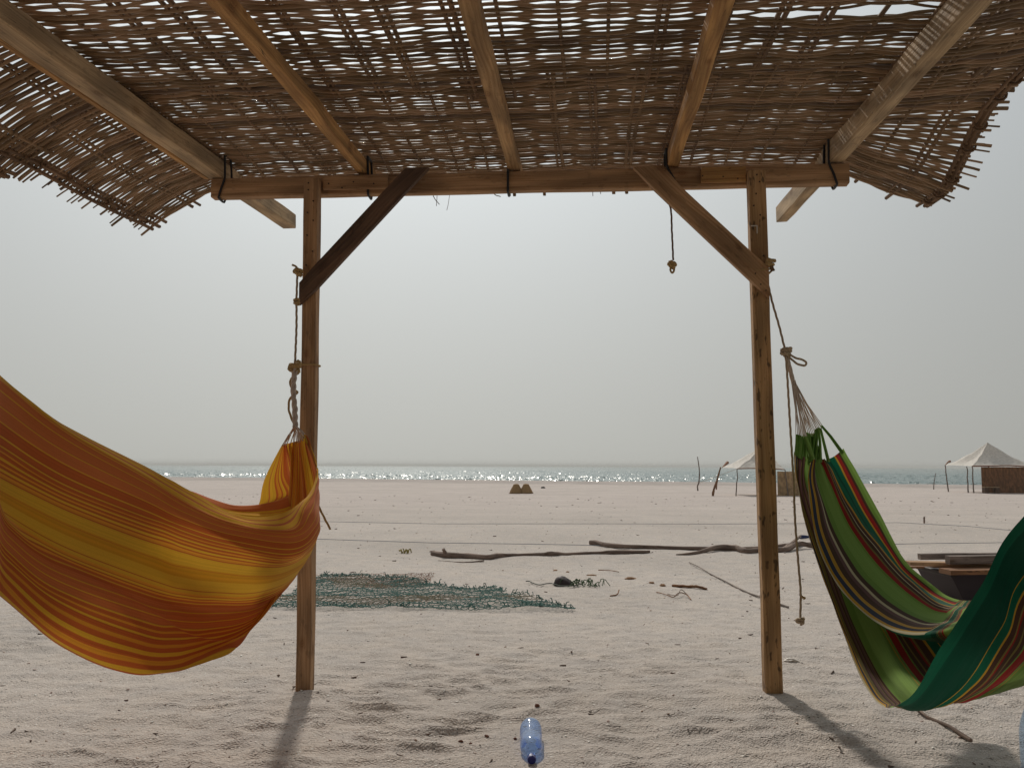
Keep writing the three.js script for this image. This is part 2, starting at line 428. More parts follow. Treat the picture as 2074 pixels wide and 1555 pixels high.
// ---------------------------------------------------------------- pergola
const YAW = -4.86 * Math.PI / 180, ORG = [0.091, 0, -3.65];
const LX = new THREE.Vector3(Math.cos(YAW), 0, -Math.sin(YAW)), LZ = new THREE.Vector3(Math.sin(YAW), 0, Math.cos(YAW));
const toWorld = (p) => new THREE.Vector3(...ORG).addScaledVector(LX, p[0]).addScaledVector(LZ, p[2]).setY(p[1]);
const toLocal = (p) => { const q = V(p).sub(new THREE.Vector3(...ORG)); return [q.dot(LX), q.y, q.dot(LZ)]; };
const pergola = tag(base('pergola', ORG, YAW), 'open timber beach shelter with two square posts, cross beam, rafters and diagonal braces', 'pergola');
{
  const P = pergola;
  // front posts stand proud of the beam; nailed to its face
  const lp = part(P, 'post', timberFrom([-0.944, -0.35, -0.033], [-0.967, 2.152, -0.033], 0.062, 0.06, 3), M.pineBrown);
  lp.userData.label = 'left post, plain brown';
  const rp = part(P, 'post', timberFrom([0.949, -0.35, -0.033], [0.921, 2.140, -0.033], 0.068, 0.066, 4), M.pineSpotted);
  rp.userData.label = 'right post with dark weather spots';
  part(P, 'beam', timberFrom([-1.44, 2.142, -0.095], [1.312, 2.142, -0.095], 0.086, 0.052, 5), M.pineBrown);
  part(P, 'splice_board', timberFrom([0.70, 2.142, -0.056], [0.884, 2.142, -0.056], 0.066, 0.022, 6), M.pineOrange);
  part(P, 'splice_board', timberFrom([-0.925, 2.146, -0.056], [-0.64, 2.146, -0.056], 0.06, 0.022, 16), M.pineBrown);
  // braces nailed to the front face of post and beam
  const braceGeo = (poly, sgn) => { const s = new THREE.Shape(); poly.forEach((p, i) => i ? s.lineTo(p[0], p[1]) : s.moveTo(p[0], p[1])); s.closePath(); const g = new THREE.ExtrudeGeometry(s, { depth: 0.026, bevelEnabled: true, bevelSize: 0.0025, bevelThickness: 0.0025, bevelSegments: 2, steps: 1 }); const u = g.attributes.uv, q = g.attributes.position; for (let k = 0; k < u.count; k++) u.setXY(k, (-sgn * q.getX(k) + q.getY(k)) * 0.7071 + q.getZ(k), (q.getX(k) + sgn * q.getY(k)) * 0.7071 + 0.37 * sgn); return g; };
  const bl = part(P, 'brace', braceGeo([[-0.993, 1.687, 0.018], [-0.993, 1.598, 0.018], [-0.926, 1.661, 0.018], [-0.559, 2.06, 0.018], [-0.449, 2.175, 0.018], [-0.546, 2.173, 0.018], [-0.645, 2.068, 0.018], [-0.925, 1.765, 0.018]], 1), M.pineDark);
  bl.position.z = 0.003;
  bl.userData.label = 'left brace, nearly black';
  const br = part(P, 'brace', braceGeo([[0.416, 2.154, 0.018], [0.496, 2.065, 0.018], [0.889, 1.668, 0.018], [0.952, 1.602, 0.018], [0.951, 1.728, 0.018], [0.895, 1.778, 0.018], [0.605, 2.067, 0.018], [0.535, 2.157, 0.018]], -1), M.pineBrown);
  br.position.z = 0.003;
  br.userData.label = 'right brace, greyish brown';
  // rafters lie across the beam and rise slightly towards the sea
  const ry = (z) => 2.187 - 0.036 * z;
  const raft = (x, w, h, z0, z1, mat, seed, name = 'rafter', x2 = x) => part(P, name, timberFrom([x, ry(z0) + h / 2, z0], [x2, ry(z1) + h / 2, z1], w, h, seed, 0, 0.003), mat);
  raft(-1.425, 0.075, 0.075, -1.05, 4.35, M.pinePale, 11).userData.label = 'leftmost pale rafter jutting far beyond the beam';
  raft(-1.478, 0.028, 0.07, -0.10, 4.35, M.pineOrange, 12, 'rafter_board').userData.label = 'orange board along the leftmost rafter';
  raft(-0.757, 0.047, 0.056, -0.22, 4.35, M.pineOrange, 13);
  raft(-0.093, 0.052, 0.056, -0.2, 4.35, M.pine, 14);
  raft(0.586, 0.05, 0.056, -0.2, 4.35, M.pineOrange, 15);
  raft(1.262, 0.06, 0.085, -1.12, 4.35, M.pinePale, 16).userData.label = 'rightmost whitish rafter jutting far beyond the beam';
  // back frame
  part(P, 'beam', timberFrom([-1.44, 1.99, 4.2], [1.312, 1.99, 4.2], 0.086, 0.052, 25), M.pine);
  part(P, 'post', timberFrom([-0.95, -0.35, 4.26], [-0.95, 2.0, 4.26], 0.066, 0.066, 23), M.pine);
  part(P, 'post', timberFrom([0.95, -0.35, 4.26], [0.95, 2.0, 4.26], 0.066, 0.066, 24), M.pine);
  // nail heads
  const nail = new THREE.CylinderGeometry(0.0032, 0.0032, 0.004, 8).rotateX(Math.PI / 2);
  for (const [x, y, z] of [[-0.975, 2.13, 0.001], [-0.975, 2.10, 0.001], [-0.952, 2.05, 0.001], [-0.976, 2.0, 0.001], [-0.95, 1.965, 0.001], [-0.975, 1.9, 0.001], [-0.95, 1.83, 0.001], [-0.976, 1.77, 0.001],
    [-0.90, 2.14, -0.044], [-0.84, 2.12, -0.044], [-0.79, 2.145, -0.044], [-0.7, 2.135, -0.044],
    [0.705, 2.135, -0.044], [0.79, 2.13, -0.044], [0.85, 2.12, -0.044], [0.92, 2.12, 0.002], [0.93, 2.09, 0.002], [0.915, 2.04, 0.002], [0.905, 1.99, 0.002], [0.93, 1.95, 0.002], [0.94, 1.78, 0.002],
    [0.5, 2.125, -0.012], [0.515, 2.11, -0.012], [0.64, 1.97, -0.001], [0.655, 1.94, -0.001], [0.92, 1.655, 0.031], [0.94, 1.63, 0.031], [0.90, 1.7, 0.031]]) {
    const m = part(P, 'nail', nail, M.nail); m.position.set(x, y, z);
  }
  // chalk bracket mark on the right post
  part(P, 'chalk_mark', mergeGeometries([new THREE.BoxGeometry(0.026, 0.004, 0.001).translate(0.905, 1.905, 0.002), new THREE.BoxGeometry(0.004, 0.032, 0.001).translate(0.916, 1.889, 0.002)]), M.chalk);
  // black rubber lashings round each rafter and the beam
  const bx = [-1.372, -0.73, -0.118, 0.556, 1.225];
  bx.forEach((x, i) => {
    const w = [0.03, 0.0, 0.0, 0.045, 0.035][i] * (i === 0 ? -1 : 1);
    const U = 0.021, top = i === 0 || i === 4 ? 2.283 : 2.257;
    const pts = [[x, top, -0.045], [x + 0.1 * w, 2.165 + U, -0.062], [x + 0.6 * w, 2.12 + U, -0.064], [x + w, 2.074 + U, -0.066], [x + w, 2.071 + U, -0.126], [x + w * 0.5, 2.12 + U, -0.13], [x, 2.18 + U, -0.128], [x, top, -0.11], [x, top, -0.045]];
    part(P, 'lashing', tube(curve(pts, 50, 0.2), 0.0052, 6, false), M.strap);
  });
}

// ---------------------------------------------------------------- woven reed roof
function matHeight(x, z, seed) {
  let y = 2.283 - 0.036 * z;
  const t = -1.44 - x, q = x - 1.30;
  if (t > 0) y -= (0.30 * t + 0.46 * t * t) * (1 - 0.55 * smooth((z - 1.1) / 1.2));
  if (q > 0) y -= q * 0.43 * smooth((0.28 - z) / 0.55) - 0.10 * q * smooth((z - 0.1) / 0.5);
  if (t < 0 && q < 0) y -= 0.03 * smooth((-0.12 - z) / 0.25);
  return y + 0.014 * n3(x * 1.7 + seed, z * 1.3, 3) + 0.006 * n3(x * 4 + seed, z * 3, 5);
}
const reedMats = [];
for (let k = 0; k < 9; k++) {
  const a = 0.5 + 0.85 * ((k * 0.377) % 1), warm = 0.85 + 0.3 * ((k * 0.61) % 1);
  reedMats.push(std({ color: lin(0.275 * a, 0.172 * a * (0.93 + 0.07 / warm), 0.090 * a / warm), roughness: 0.75, bumpMap: grainBump, bumpScale: 0.001 }));
}
const ribMat = [wood([0.21, 0.125, 0.066], [0.12, 0.066, 0.036], 0.4, 121), wood([0.27, 0.17, 0.09], [0.17, 0.10, 0.05], 0.4, 131)];
function reedRoof(label, o) {
  const g = tag(base('reed_mat', ORG, YAW), label, 'reed mat', null), r = rng(o.seed);
  const nRib = Math.round((o.x1 - o.x0) / o.pitch), rx = [];
  for (let i = 0; i <= nRib; i++) rx.push(o.x0 + (o.x1 - o.x0) * i / nRib + (i && i < nRib ? (r() - 0.5) * o.pitch * 0.3 : 0));
  // ribs: one or two sticks side by side, running under and over the reeds
  for (let i = 0; i <= nRib; i++) {
    const edge = i === 0 || i === nRib, geos = [], two = edge ? 4 : r() < 0.6 ? 2 : 1;
    for (let s = 0; s < two; s++) {
      const off = edge ? (s - 1.5) * 0.013 : (two === 2 ? (s - 0.5) * (0.019 + 0.006 * r()) : 0), rr = edge ? 0.009 : 0.0062 + 0.003 * r();
      const z0 = o.z0 - 0.01 - 0.09 * r() * r(), z1 = o.z1 + 0.05 * r(), pts = [], so = r() * 40;
      const N = Math.ceil((z1 - z0) / 0.1);
      for (let k = 0; k <= N; k++) {
        const z = z0 + (z1 - z0) * k / N, x = rx[i] + off + 0.012 * n3(so, z * 1.2, 2) + 0.02 * n3(i * 3.1 + o.seed, z * 0.7, 6);
        pts.push(new THREE.Vector3(x, matHeight(x, z, o.seed) + (edge ? (s % 2) * 0.008 - 0.006 : 0), z));
      }
      geos.push(tube(pts, (s2, a) => rr * (1 + 0.18 * n3(so, s2 * 20, a)), 6));
    }
    if (edge) for (let k = 0; k < Math.round((o.z1 - o.z0) / 0.14); k++) {                        // reeds turned back round the edge stick
      const z = o.z0 + 0.14 * (k + r() * 0.7), c = [rx[i], matHeight(rx[i], z, o.seed), z], pts = [];
      for (let q = 0; q <= 20; q++) { const a = q / 20 * 6.2832 * 1.7; pts.push(new THREE.Vector3(c[0] + Math.cos(a) * 0.025, c[1] + Math.sin(a) * 0.02, z + q * 0.0022)); }
      geos.push(tube(pts, 0.005, 4));
    }
    part(g, edge ? 'edge_stick' : 'rib', mergeGeometries(geos), ribMat[Math.floor(r() * 2)]);
  }
  // reeds: each row goes under one rib and over the next
  const phaseAt = (x) => {
    let i = 0; while (i < nRib - 1 && x > rx[i + 1]) i++;
    return i + clamp((x - rx[i]) / (rx[i + 1] - rx[i]), -0.3, 1.3);
  };
  let z = o.z0, row = 0;
  while (z < o.z1) {
    const geos = [], n = r() < 0.6 ? 2 : r() < 0.25 ? 3 : 1, gap = o.gapAt ? o.gapAt(z) : 0;
    for (let s = 0; s < n; s++) {
      const so = r() * 90, rr = (0.0026 + 0.0020 * r()) * (n === 1 ? 1.45 : 1) * o.thick, dz = (s - (n - 1) / 2) * 0.0042, am = o.amp * (0.8 + 0.45 * r());
      let xa = o.x0 - 0.012 - 0.075 * r() ** 3, xb = o.x1 + 0.012 + 0.075 * r() ** 3;
      if (s > 0 && r() < 0.5) { if (r() < 0.5) xa += r() * 2.5; else xb -= r() * 2.5; }
      const N = Math.ceil((xb - xa) / 0.024), pts = [];
      for (let k = 0; k <= N; k++) {
        const x = xa + (xb - xa) * k / N, ph = phaseAt(x);
        const lift = Math.cos(Math.PI * (ph + row)), e = Math.sign(lift) * Math.pow(Math.abs(lift), 0.75);
        const zz = z + dz * (0.4 + 0.6 * Math.cos(x * 9 + so)) + 0.010 * n3(x * 1.4 + o.seed, z * 5, 4) + 0.018 * n3(x * 0.6 + o.seed, z * 1.6, 14) + 0.004 * n3(x * 5, so, 2) + (o.tilt ?? 0) * x + (o.tear ? Math.sign(z - o.tear[1]) * 0.034 * Math.exp(-(((x - o.tear[0]) / 0.24) ** 2)) * Math.exp(-Math.abs(z - o.tear[1]) / 0.10) : 0);
        pts.push(new THREE.Vector3(x, matHeight(x, zz, o.seed) + am * e + 0.0025 * n3(x * 8, so, 5) + s * 0.0012, zz));
      }
      geos.push(tube(pts, (s2) => rr * (1 + 0.42 * smooth((-1.5 - (xa + (xb - xa) * s2)) / 0.12) + 0.3 * smooth((xa + (xb - xa) * s2 - 1.36) / 0.12)) * (0.72 + 0.28 * Math.sin(Math.min(1, s2 * 6) * 1.57)) * (1 + 0.16 * n3(so, s2 * 40, 1)), 5));
    }
    part(g, 'reed', mergeGeometries(geos), reedMats[Math.floor(r() * reedMats.length)]);
    z += o.step * (0.75 + 0.5 * r()) + gap; row++;
  }
  return g;
}
const frontMat = reedRoof('front half of the reed roof, denser woven panel ending above the cross beam', { x0: -1.87, x1: 1.745, z0: -0.43, z1: 0.70, pitch: 0.152, step: 0.0138, amp: 0.0042, thick: 1.06, seed: 3 });
const backMat = reedRoof('rear half of the reed roof, loosely woven panel overhead with wide gaps', {
  x0: -1.95, x1: 2.06, z0: 0.60, z1: 4.35, pitch: 0.160, step: 0.0166, amp: 0.0054, thick: 1.16, seed: 8, tilt: 0.01, tear: [1.0, 1.085] });
// loose stems hanging at the front edge of the front mat
{
  const W = [[-0.522, 2.206, -0.36], [-0.493, 2.17, -0.36], [-0.465, 2.132, -0.36], [-0.479, 2.146, -0.36], [-0.479, 2.125, -0.36], [-0.414, 2.197, -0.36], [-0.421, 2.15, -0.36], [-0.43, 2.103, -0.36], [-0.245, 2.198, -0.36], [-0.21, 2.178, -0.36], [-0.178, 2.163, -0.36], [0.244, 2.194, -0.36], [0.248, 2.156, -0.36], [0.273, 2.186, -0.36], [0.284, 2.165, -0.36]];
  for (const [list, rr] of [[[0, 1, 2], 0.0018], [[3, 4], 0.0014], [[5, 6, 7], 0.0011], [[8, 9, 10], 0.0022], [[11, 12], 0.0016], [[13, 14], 0.0016]]) {
    const p = list.map((i) => V(W[i]));
    p[0].y += 0.05; p.unshift(p[0].clone().add(new THREE.Vector3(-0.02, 0.03, 0.06)));
    part(frontMat, 'loose_stem', tube(curve(p, 12), rr, 5), ribMat[0]);
  }
  for (const [x, y] of [[0.02, 0], [0.34, 0], [0.40, 0], [-0.12, 0], [-0.145, 0]]) part(frontMat, 'stub', timberFrom([x, 2.283, -0.30], [x + 0.004, 2.178, -0.40], 0.014, 0.012, 5 + x * 10), ribMat[1]);
}
// ---------------------------------------------------------------- hammocks
// sheet lofted through rows of points (one row per warp stripe, from gather to gather)
function loft(rows, ts, su, sv, pleat, remap) {
  const nr = rows.length, nc = rows[0].length, U = (nc - 1) * su, Vn = (nr - 1) * sv;
  const cr = (a, b, c, d, t) => 0.5 * (2 * b + (c - a) * t + (2 * a - 5 * b + 4 * c - d) * t * t + (3 * b - a - 3 * c + d) * t * t * t);
  const P = rows.map((row) => row.map((p) => Array.isArray(p) ? p : p.toArray()));
  const at = (f, n) => { const i = Math.min(n - 2, Math.floor(f)); return [Math.max(0, i - 1), i, i + 1, Math.min(n - 1, i + 2), f - i]; };
  const pos = [], uv = [], idx = [], tt = [];
  for (let j = 0; j <= Vn; j++) {
    const [r0, r1, r2, r3, tv] = at(j / sv, nr), t = ts[r1] + (ts[r2] - ts[r1]) * tv;
    for (let i = 0; i <= U; i++) {
      const [c0, c1, c2, c3, tu] = at(i / su, nc), p = [0, 0, 0];
      for (let k = 0; k < 3; k++) {
        const q = [r0, r1, r2, r3].map((r) => cr(P[r][c0][k], P[r][c1][k], P[r][c2][k], P[r][c3][k], tu));
        p[k] = cr(q[0], q[1], q[2], q[3], tv);
      }
      tt.push(t); pos.push(...p); uv.push(i / su, remap ? remap(i / su, t) : t);
    }
  }
  for (let j = 0; j < Vn; j++) for (let i = 0; i < U; i++) { const a = j * (U + 1) + i, b = a + 1, c = a + U + 1, d = c + 1; idx.push(a, c, b, b, c, d); }
  const g = new THREE.BufferGeometry();
  g.setAttribute('position', new THREE.Float32BufferAttribute(pos, 3));
  g.setAttribute('uv', new THREE.Float32BufferAttribute(uv, 2));
  g.setIndex(idx);
  g.computeVertexNormals();
  if (pleat) {
    const nn = g.attributes.normal, pp = g.attributes.position, uu = g.attributes.uv;
    for (let k = 0; k < pp.count; k++) {
      const h = pleat(uu.getX(k), tt[k]);
      pp.setXYZ(k, pp.getX(k) + nn.getX(k) * h, pp.getY(k) + nn.getY(k) * h, pp.getZ(k) + nn.getZ(k) * h);
    }
    g.computeVertexNormals();
  }
  return g;
}
function cloth(stops, t0, t1, seed) {      // warp stripes: list of [t, colour] bands, hard edged, with thread noise
  const n = 1024, r = rng(seed), w = 64, data = new Uint8Array(n * w * 4);
  const enc = (x) => Math.round(255 * clamp(x <= 0.0031308 ? 12.92 * x : 1.055 * Math.pow(x, 1 / 2.4) - 0.055));
  for (let j = 0; j < n; j++) {
    const t = t0 + (t1 - t0) * (j + 0.5) / n;
    let c = stops[0][1];
    for (const [s, q] of stops) if (t >= s) c = q;
    const thread = 0.9 + 0.2 * r();
    for (let i = 0; i < w; i++) {
      const m = thread * (0.94 + 0.12 * r()), k = (j * w + i) * 4;
      for (let q = 0; q < 3; q++) data[k + q] = enc(c[q] * m);
      data[k + 3] = 255;
    }
  }
  const tex = new THREE.DataTexture(data, w, n);
  tex.colorSpace = THREE.SRGBColorSpace;
  tex.wrapS = THREE.RepeatWrapping; tex.wrapT = THREE.ClampToEdgeWrapping;
  tex.magFilter = tex.minFilter = THREE.LinearFilter;
  tex.repeat.set(3, 1 / (t1 - t0)); tex.offset.set(0, -t0 / (t1 - t0));
  tex.needsUpdate = true;
  return new THREE.MeshPhysicalMaterial({ map: tex, roughness: 1, transmission: 0.28, thickness: 0, side: THREE.DoubleSide, specularIntensity: 0.2 });
}
const E1 = [-1.07, 1.04, -0.78], G1 = [-1.18, 1.36, 0.08];
{
  const H = tag(base('hammock', [0, 0, 0]), 'orange and yellow striped cloth hammock hung slack from the left post', 'hammock', 'cloth hammocks slung under the pergola');
  const ts = [-0.12, 0, 0.15, 0.35, 0.55, 0.75, 0.9, 1.05, 1.3, 1.5, 1.7, 1.85, 2.0];
  const rows = [
    [[-0.785, 1.036, -3.36], [-0.717, 0.921, -3.271], [-0.688, 0.834, -3.065], [-0.69, 0.795, -2.913], [-0.736, 0.765, -2.791], [-0.809, 0.774, -2.644], [-0.894, 0.852, -2.476], [-0.944, 0.906, -2.336], [-0.959, 0.995, -1.926], [-0.942, 1.074, -1.628], [-0.771, 1.105, -1.166]],
    [[-0.778, 1.033, -3.35], [-0.704, 0.902, -3.227], [-0.662, 0.839, -3.004], [-0.657, 0.79, -2.837], [-0.67, 0.727, -2.715], [-0.791, 0.753, -2.588], [-0.872, 0.818, -2.42], [-0.92, 0.882, -2.28], [-0.935, 0.986, -1.88], [-0.914, 1.071, -1.58], [-0.74, 1.099, -1.12]],
    [[-0.776, 1.03, -3.36], [-0.703, 0.856, -3.241], [-0.652, 0.798, -3.019], [-0.626, 0.745, -2.852], [-0.662, 0.706, -2.715], [-0.795, 0.738, -2.56], [-0.877, 0.793, -2.406], [-0.929, 0.85, -2.28], [-0.948, 0.947, -1.891], [-0.925, 1.022, -1.604], [-0.758, 1.064, -1.151]],
    [[-0.785, 1.025, -3.4], [-0.728, 0.823, -3.34], [-0.669, 0.743, -3.124], [-0.638, 0.692, -2.943], [-0.667, 0.651, -2.73], [-0.8, 0.692, -2.546], [-0.886, 0.736, -2.42], [-0.944, 0.778, -2.322], [-0.967, 0.871, -1.937], [-0.942, 0.951, -1.64], [-0.775, 1.011, -1.181]],
    [[-0.801, 1.021, -3.43], [-0.744, 0.791, -3.38], [-0.696, 0.686, -3.212], [-0.681, 0.616, -3.019], [-0.726, 0.591, -2.791], [-0.829, 0.62, -2.588], [-0.909, 0.655, -2.476], [-0.969, 0.694, -2.392], [-0.992, 0.8, -1.994], [-0.972, 0.88, -1.7], [-0.812, 0.963, -1.243]],
    [[-0.818, 1.018, -3.46], [-0.78, 0.74, -3.44], [-0.758, 0.616, -3.32], [-0.766, 0.516, -3.153], [-0.822, 0.48, -2.958], [-0.911, 0.498, -2.791], [-0.989, 0.522, -2.686], [-1.009, 0.569, -2.504], [-1.033, 0.698, -2.086], [-1.023, 0.807, -1.796], [-0.858, 0.916, -1.319]],
    [[-0.833, 1.016, -3.48], [-0.808, 0.724, -3.44], [-0.79, 0.553, -3.271], [-0.792, 0.46, -3.004], [-0.833, 0.42, -2.822], [-0.906, 0.417, -2.7], [-0.961, 0.434, -2.588], [-0.999, 0.466, -2.476], [-1.068, 0.601, -2.166], [-1.067, 0.737, -1.88], [-0.896, 0.875, -1.381]],
    [[-0.849, 1.013, -3.5], [-0.836, 0.708, -3.44], [-0.812, 0.519, -3.183], [-0.812, 0.432, -2.882], [-0.839, 0.386, -2.7], [-0.902, 0.362, -2.616], [-0.964, 0.352, -2.56], [-1.023, 0.386, -2.42], [-1.124, 0.48, -2.28], [-1.128, 0.651, -1.994], [-0.942, 0.821, -1.457]],
    [[-0.863, 1.01, -3.5], [-0.879, 0.704, -3.516], [-0.922, 0.536, -3.42], [-0.986, 0.459, -3.3], [-1.059, 0.402, -3.183], [-1.104, 0.39, -3.065], [-1.148, 0.401, -2.943], [-1.186, 0.428, -2.822], [-1.339, 0.541, -2.7], [-1.336, 0.713, -2.35], [-1.064, 0.874, -1.64]],
    [[-0.877, 1.007, -3.516], [-0.836, 0.817, -3.564], [-0.795, 0.736, -3.532], [-0.815, 0.693, -3.49], [-0.889, 0.695, -3.4], [-1.033, 0.712, -3.3], [-1.121, 0.761, -3.153], [-1.182, 0.817, -3.004], [-1.274, 0.939, -2.63], [-1.356, 1.069, -2.35], [-1.077, 1.07, -1.64]],
    [[-0.891, 1.005, -3.532], [-0.854, 0.866, -3.564], [-0.807, 0.801, -3.548], [-0.823, 0.769, -3.516], [-0.906, 0.734, -3.46], [-1.045, 0.74, -3.36], [-1.136, 0.795, -3.212], [-1.193, 0.858, -3.065], [-1.297, 0.99, -2.672], [-1.365, 1.098, -2.364], [-1.079, 1.102, -1.64]],
    [[-0.899, 1.004, -3.532], [-0.879, 0.883, -3.58], [-0.823, 0.829, -3.564], [-0.846, 0.809, -3.54], [-0.928, 0.779, -3.508], [-1.056, 0.766, -3.42], [-1.167, 0.815, -3.3], [-1.202, 0.857, -3.124], [-1.305, 1.003, -2.7], [-1.374, 1.099, -2.378], [-1.079, 1.109, -1.64]],
    [[-0.911, 1.002, -3.532], [-0.99, 0.866, -3.58], [-1.016, 0.773, -3.604], [-1.026, 0.74, -3.596], [-1.058, 0.716, -3.564], [-1.124, 0.722, -3.46], [-1.181, 0.776, -3.32], [-1.212, 0.827, -3.153], [-1.303, 0.972, -2.7], [-1.373, 1.082, -2.378], [-1.079, 1.102, -1.64]],
  ];
  rows.forEach((r, i) => {
    const a = clamp(ts[i] / 2) * Math.PI, s = Math.sin(a), c = Math.cos(a);
    r.push([E1[0] + 0.13 * c + 0.02, E1[1] + 0.16 - 0.36 * s, E1[2] + 0.05 * c]);
    r.push([G1[0] + 0.03 * c, G1[1] - 0.08 * s, G1[2] + 0.02 * c]);
  });
  const Yl = [0.66, 0.38, 0.035], Go = [0.60, 0.29, 0.02], Rd = [0.47, 0.115, 0.028], Tr = [0.53, 0.155, 0.045], Or = [0.66, 0.29, 0.032];
  const stops = [[-0.2, Yl], [-0.085, Tr], [-0.075, Yl], [-0.05, Tr], [-0.035, Yl], [0.0, Tr], [0.012, Yl], [0.02, Tr]];
  const fine = (a, b, n, w0, w1) => { for (let k = 0; k < n; k++) { const s = a + (b - a) * k / n; stops.push([s, k % 2 ? Yl : Or], [s + (b - a) / n * (w0 + (w1 - w0) * k / (n - 1)), Rd]); } };
  for (const [s, w] of [[0.075, 0.006], [0.15, 0.006], [0.225, 0.007], [0.29, 0.009], [0.335, 0.010]]) stops.push([s, Yl], [s + w, s < 0.2 ? Tr : Rd]);
  fine(0.365, 0.505, 5, 0.3, 0.68); stops.push([0.505, Yl], [0.575, Go], [0.58, Rd], [0.583, Go], [0.63, Yl], [0.685, Rd], [0.689, Yl]);
  fine(0.705, 0.775, 4, 0.72, 0.3); stops.push([0.775, Tr], [0.80, Yl], [0.805, Tr], [0.835, Yl], [0.84, Tr], [0.868, Yl], [0.875, Rd]);
  fine(0.89, 1.04, 6, 0.3, 0.6); stops.push([1.04, Go], [1.08, Or], [1.12, Rd]); fine(1.15, 1.3, 6, 0.5, 0.5); stops.push([1.3, Go]); fine(1.42, 1.5, 4, 0.5, 0.5);
  stops.push([1.52, Yl], [1.66, Tr], [1.665, Yl], [1.70, Tr], [1.71, Yl], [1.735, Tr], [1.86, Yl], [1.865, Tr], [1.88, Rd]);
  fine(1.90, 1.94, 3, 0.6, 0.6); stops.push([1.94, Yl], [1.96, Tr], [1.965, Yl]);
  part(H, 'cloth', loft(rows, ts, 12, 12, (u, t) => {
    const near = Math.exp(-u * 0.95), back = t > 1.75 ? 1.3 : 1;
    return near * 0.010 * back * Math.sin(t * 46 + 1.5 * Math.sin(t * 17)) * smooth(u * 3 + 0.3) + 0.006 * n3(u * 0.55, t * 5, 2) * smooth(u / 2) + 0.0026 * n3(u * 1.8, t * 30, 6) - 0.015 * smooth((t - (1.02 - 0.055 * (u - 3))) / 0.03) * smooth((u - 3) / 1.2) * smooth((1.3 - t) / 0.25) + 0.010 * smooth((t - (0.10 + 0.03 * u)) / 0.05) * smooth((u - 4) / 2) * smooth((0.7 - t) / 0.3);
  }), cloth(stops, -0.13, 2.01, 4));
  // suspension cords fan out from the twisted eye to the loops of the cloth
  const top = [[-0.836, 1.071, -3.43]];
  for (let k = 0; k < 18; k++) {
    const i = Math.round(k / 17 * (rows.length - 1)), p = V(rows[i][0]).add(new THREE.Vector3(0.006 * Math.sin(k * 7), -0.008, 0.004 * Math.cos(k * 5)));
    const a = V(top[0]).add(new THREE.Vector3(0.004 * Math.sin(k * 3), 0, 0.004 * Math.cos(k * 4)));
    part(H, 'cord', tube([a, a.clone().lerp(p, 0.5).add(new THREE.Vector3(0.002 * Math.sin(k), 0.004, 0)), p], 0.0021, 5), M.cord);
  }
  part(H, 'cord_bundle', rope([[-0.873, 1.303, -3.55], [-0.867, 1.216, -3.51], [-0.849, 1.135, -3.47], [-0.836, 1.064, -3.43]], 0.011, 50, 60), M.cord);
  part(H, 'cord_bundle', tube(curve([G1, [-1.19, 1.42, 0.18], [-1.2, 1.52, 0.32], [-1.207, 1.6, 0.44]], 14), 0.01, 6), M.cord);
}
{
  const R = tag(base('hammock_rope', [0, 0, 0]), 'thick tan rope tied round the left post that holds up the orange hammock', 'rope', 'ropes that hold the hammocks');
  const ring = (cx, cy, cz, w, tilt) => { const p = []; for (let k = 0; k <= 28; k++) { const a = k / 28 * 6.2832, s = Math.pow(Math.abs(Math.cos(a)), 0.5) * Math.sign(Math.cos(a)), q = Math.pow(Math.abs(Math.sin(a)), 0.5) * Math.sign(Math.sin(a)); p.push([cx + s * w, cy + tilt * s * w, cz + q * w]); } return p.map((q) => toWorld(q)); };
  part(R, 'loop', rope(ring(-0.957, 1.706, -0.033, 0.040, 0.25), 0.0058), M.rope);
  part(R, 'knot', knot([-0.906, 1.73, -3.69], 0.008, [0.3, 1, 0], 2.4, 0.7, 5), M.rope);
  part(R, 'tail', rope([[-0.906, 1.737, -3.69], [-0.913, 1.752, -3.69], [-0.929, 1.76, -3.68]], 0.0045), M.rope);
  part(R, 'line', rope([[-0.908, 1.722, -3.69], [-0.901, 1.6, -3.66], [-0.891, 1.492, -3.63], [-0.877, 1.324, -3.565]], 0.0048), M.ropePale);
  part(R, 'small_knot', knot([-0.901, 1.596, -3.66], 0.0055, [0, 1, 0], 2.0, 1.1, 6), M.rope);
  part(R, 'knot', knot([-0.878, 1.312, -3.56], 0.010, [0.2, 1, 0.2], 3.2, 1.0, 7), M.rope);
  part(R, 'loop', rope(ring(-0.963, 1.342, -0.033, 0.042, 0.02), 0.0038), M.rope);
  part(R, 'wrap', rope([[-0.859, 1.288, -3.545], [-0.89, 1.259, -3.55], [-0.885, 1.231, -3.55], [-0.856, 1.208, -3.53], [-0.883, 1.186, -3.53], [-0.889, 1.146, -3.53], [-0.872, 1.106, -3.51], [-0.859, 1.082, -3.5]], 0.0048), M.rope);
  part(R, 'tail', rope([[-0.874, 1.047, -3.71], [-0.826, 0.853, -3.7], [-0.803, 0.772, -3.69], [-0.772, 0.712, -3.68], [-0.74, 0.659, -3.67]], 0.0046), M.rope);
}
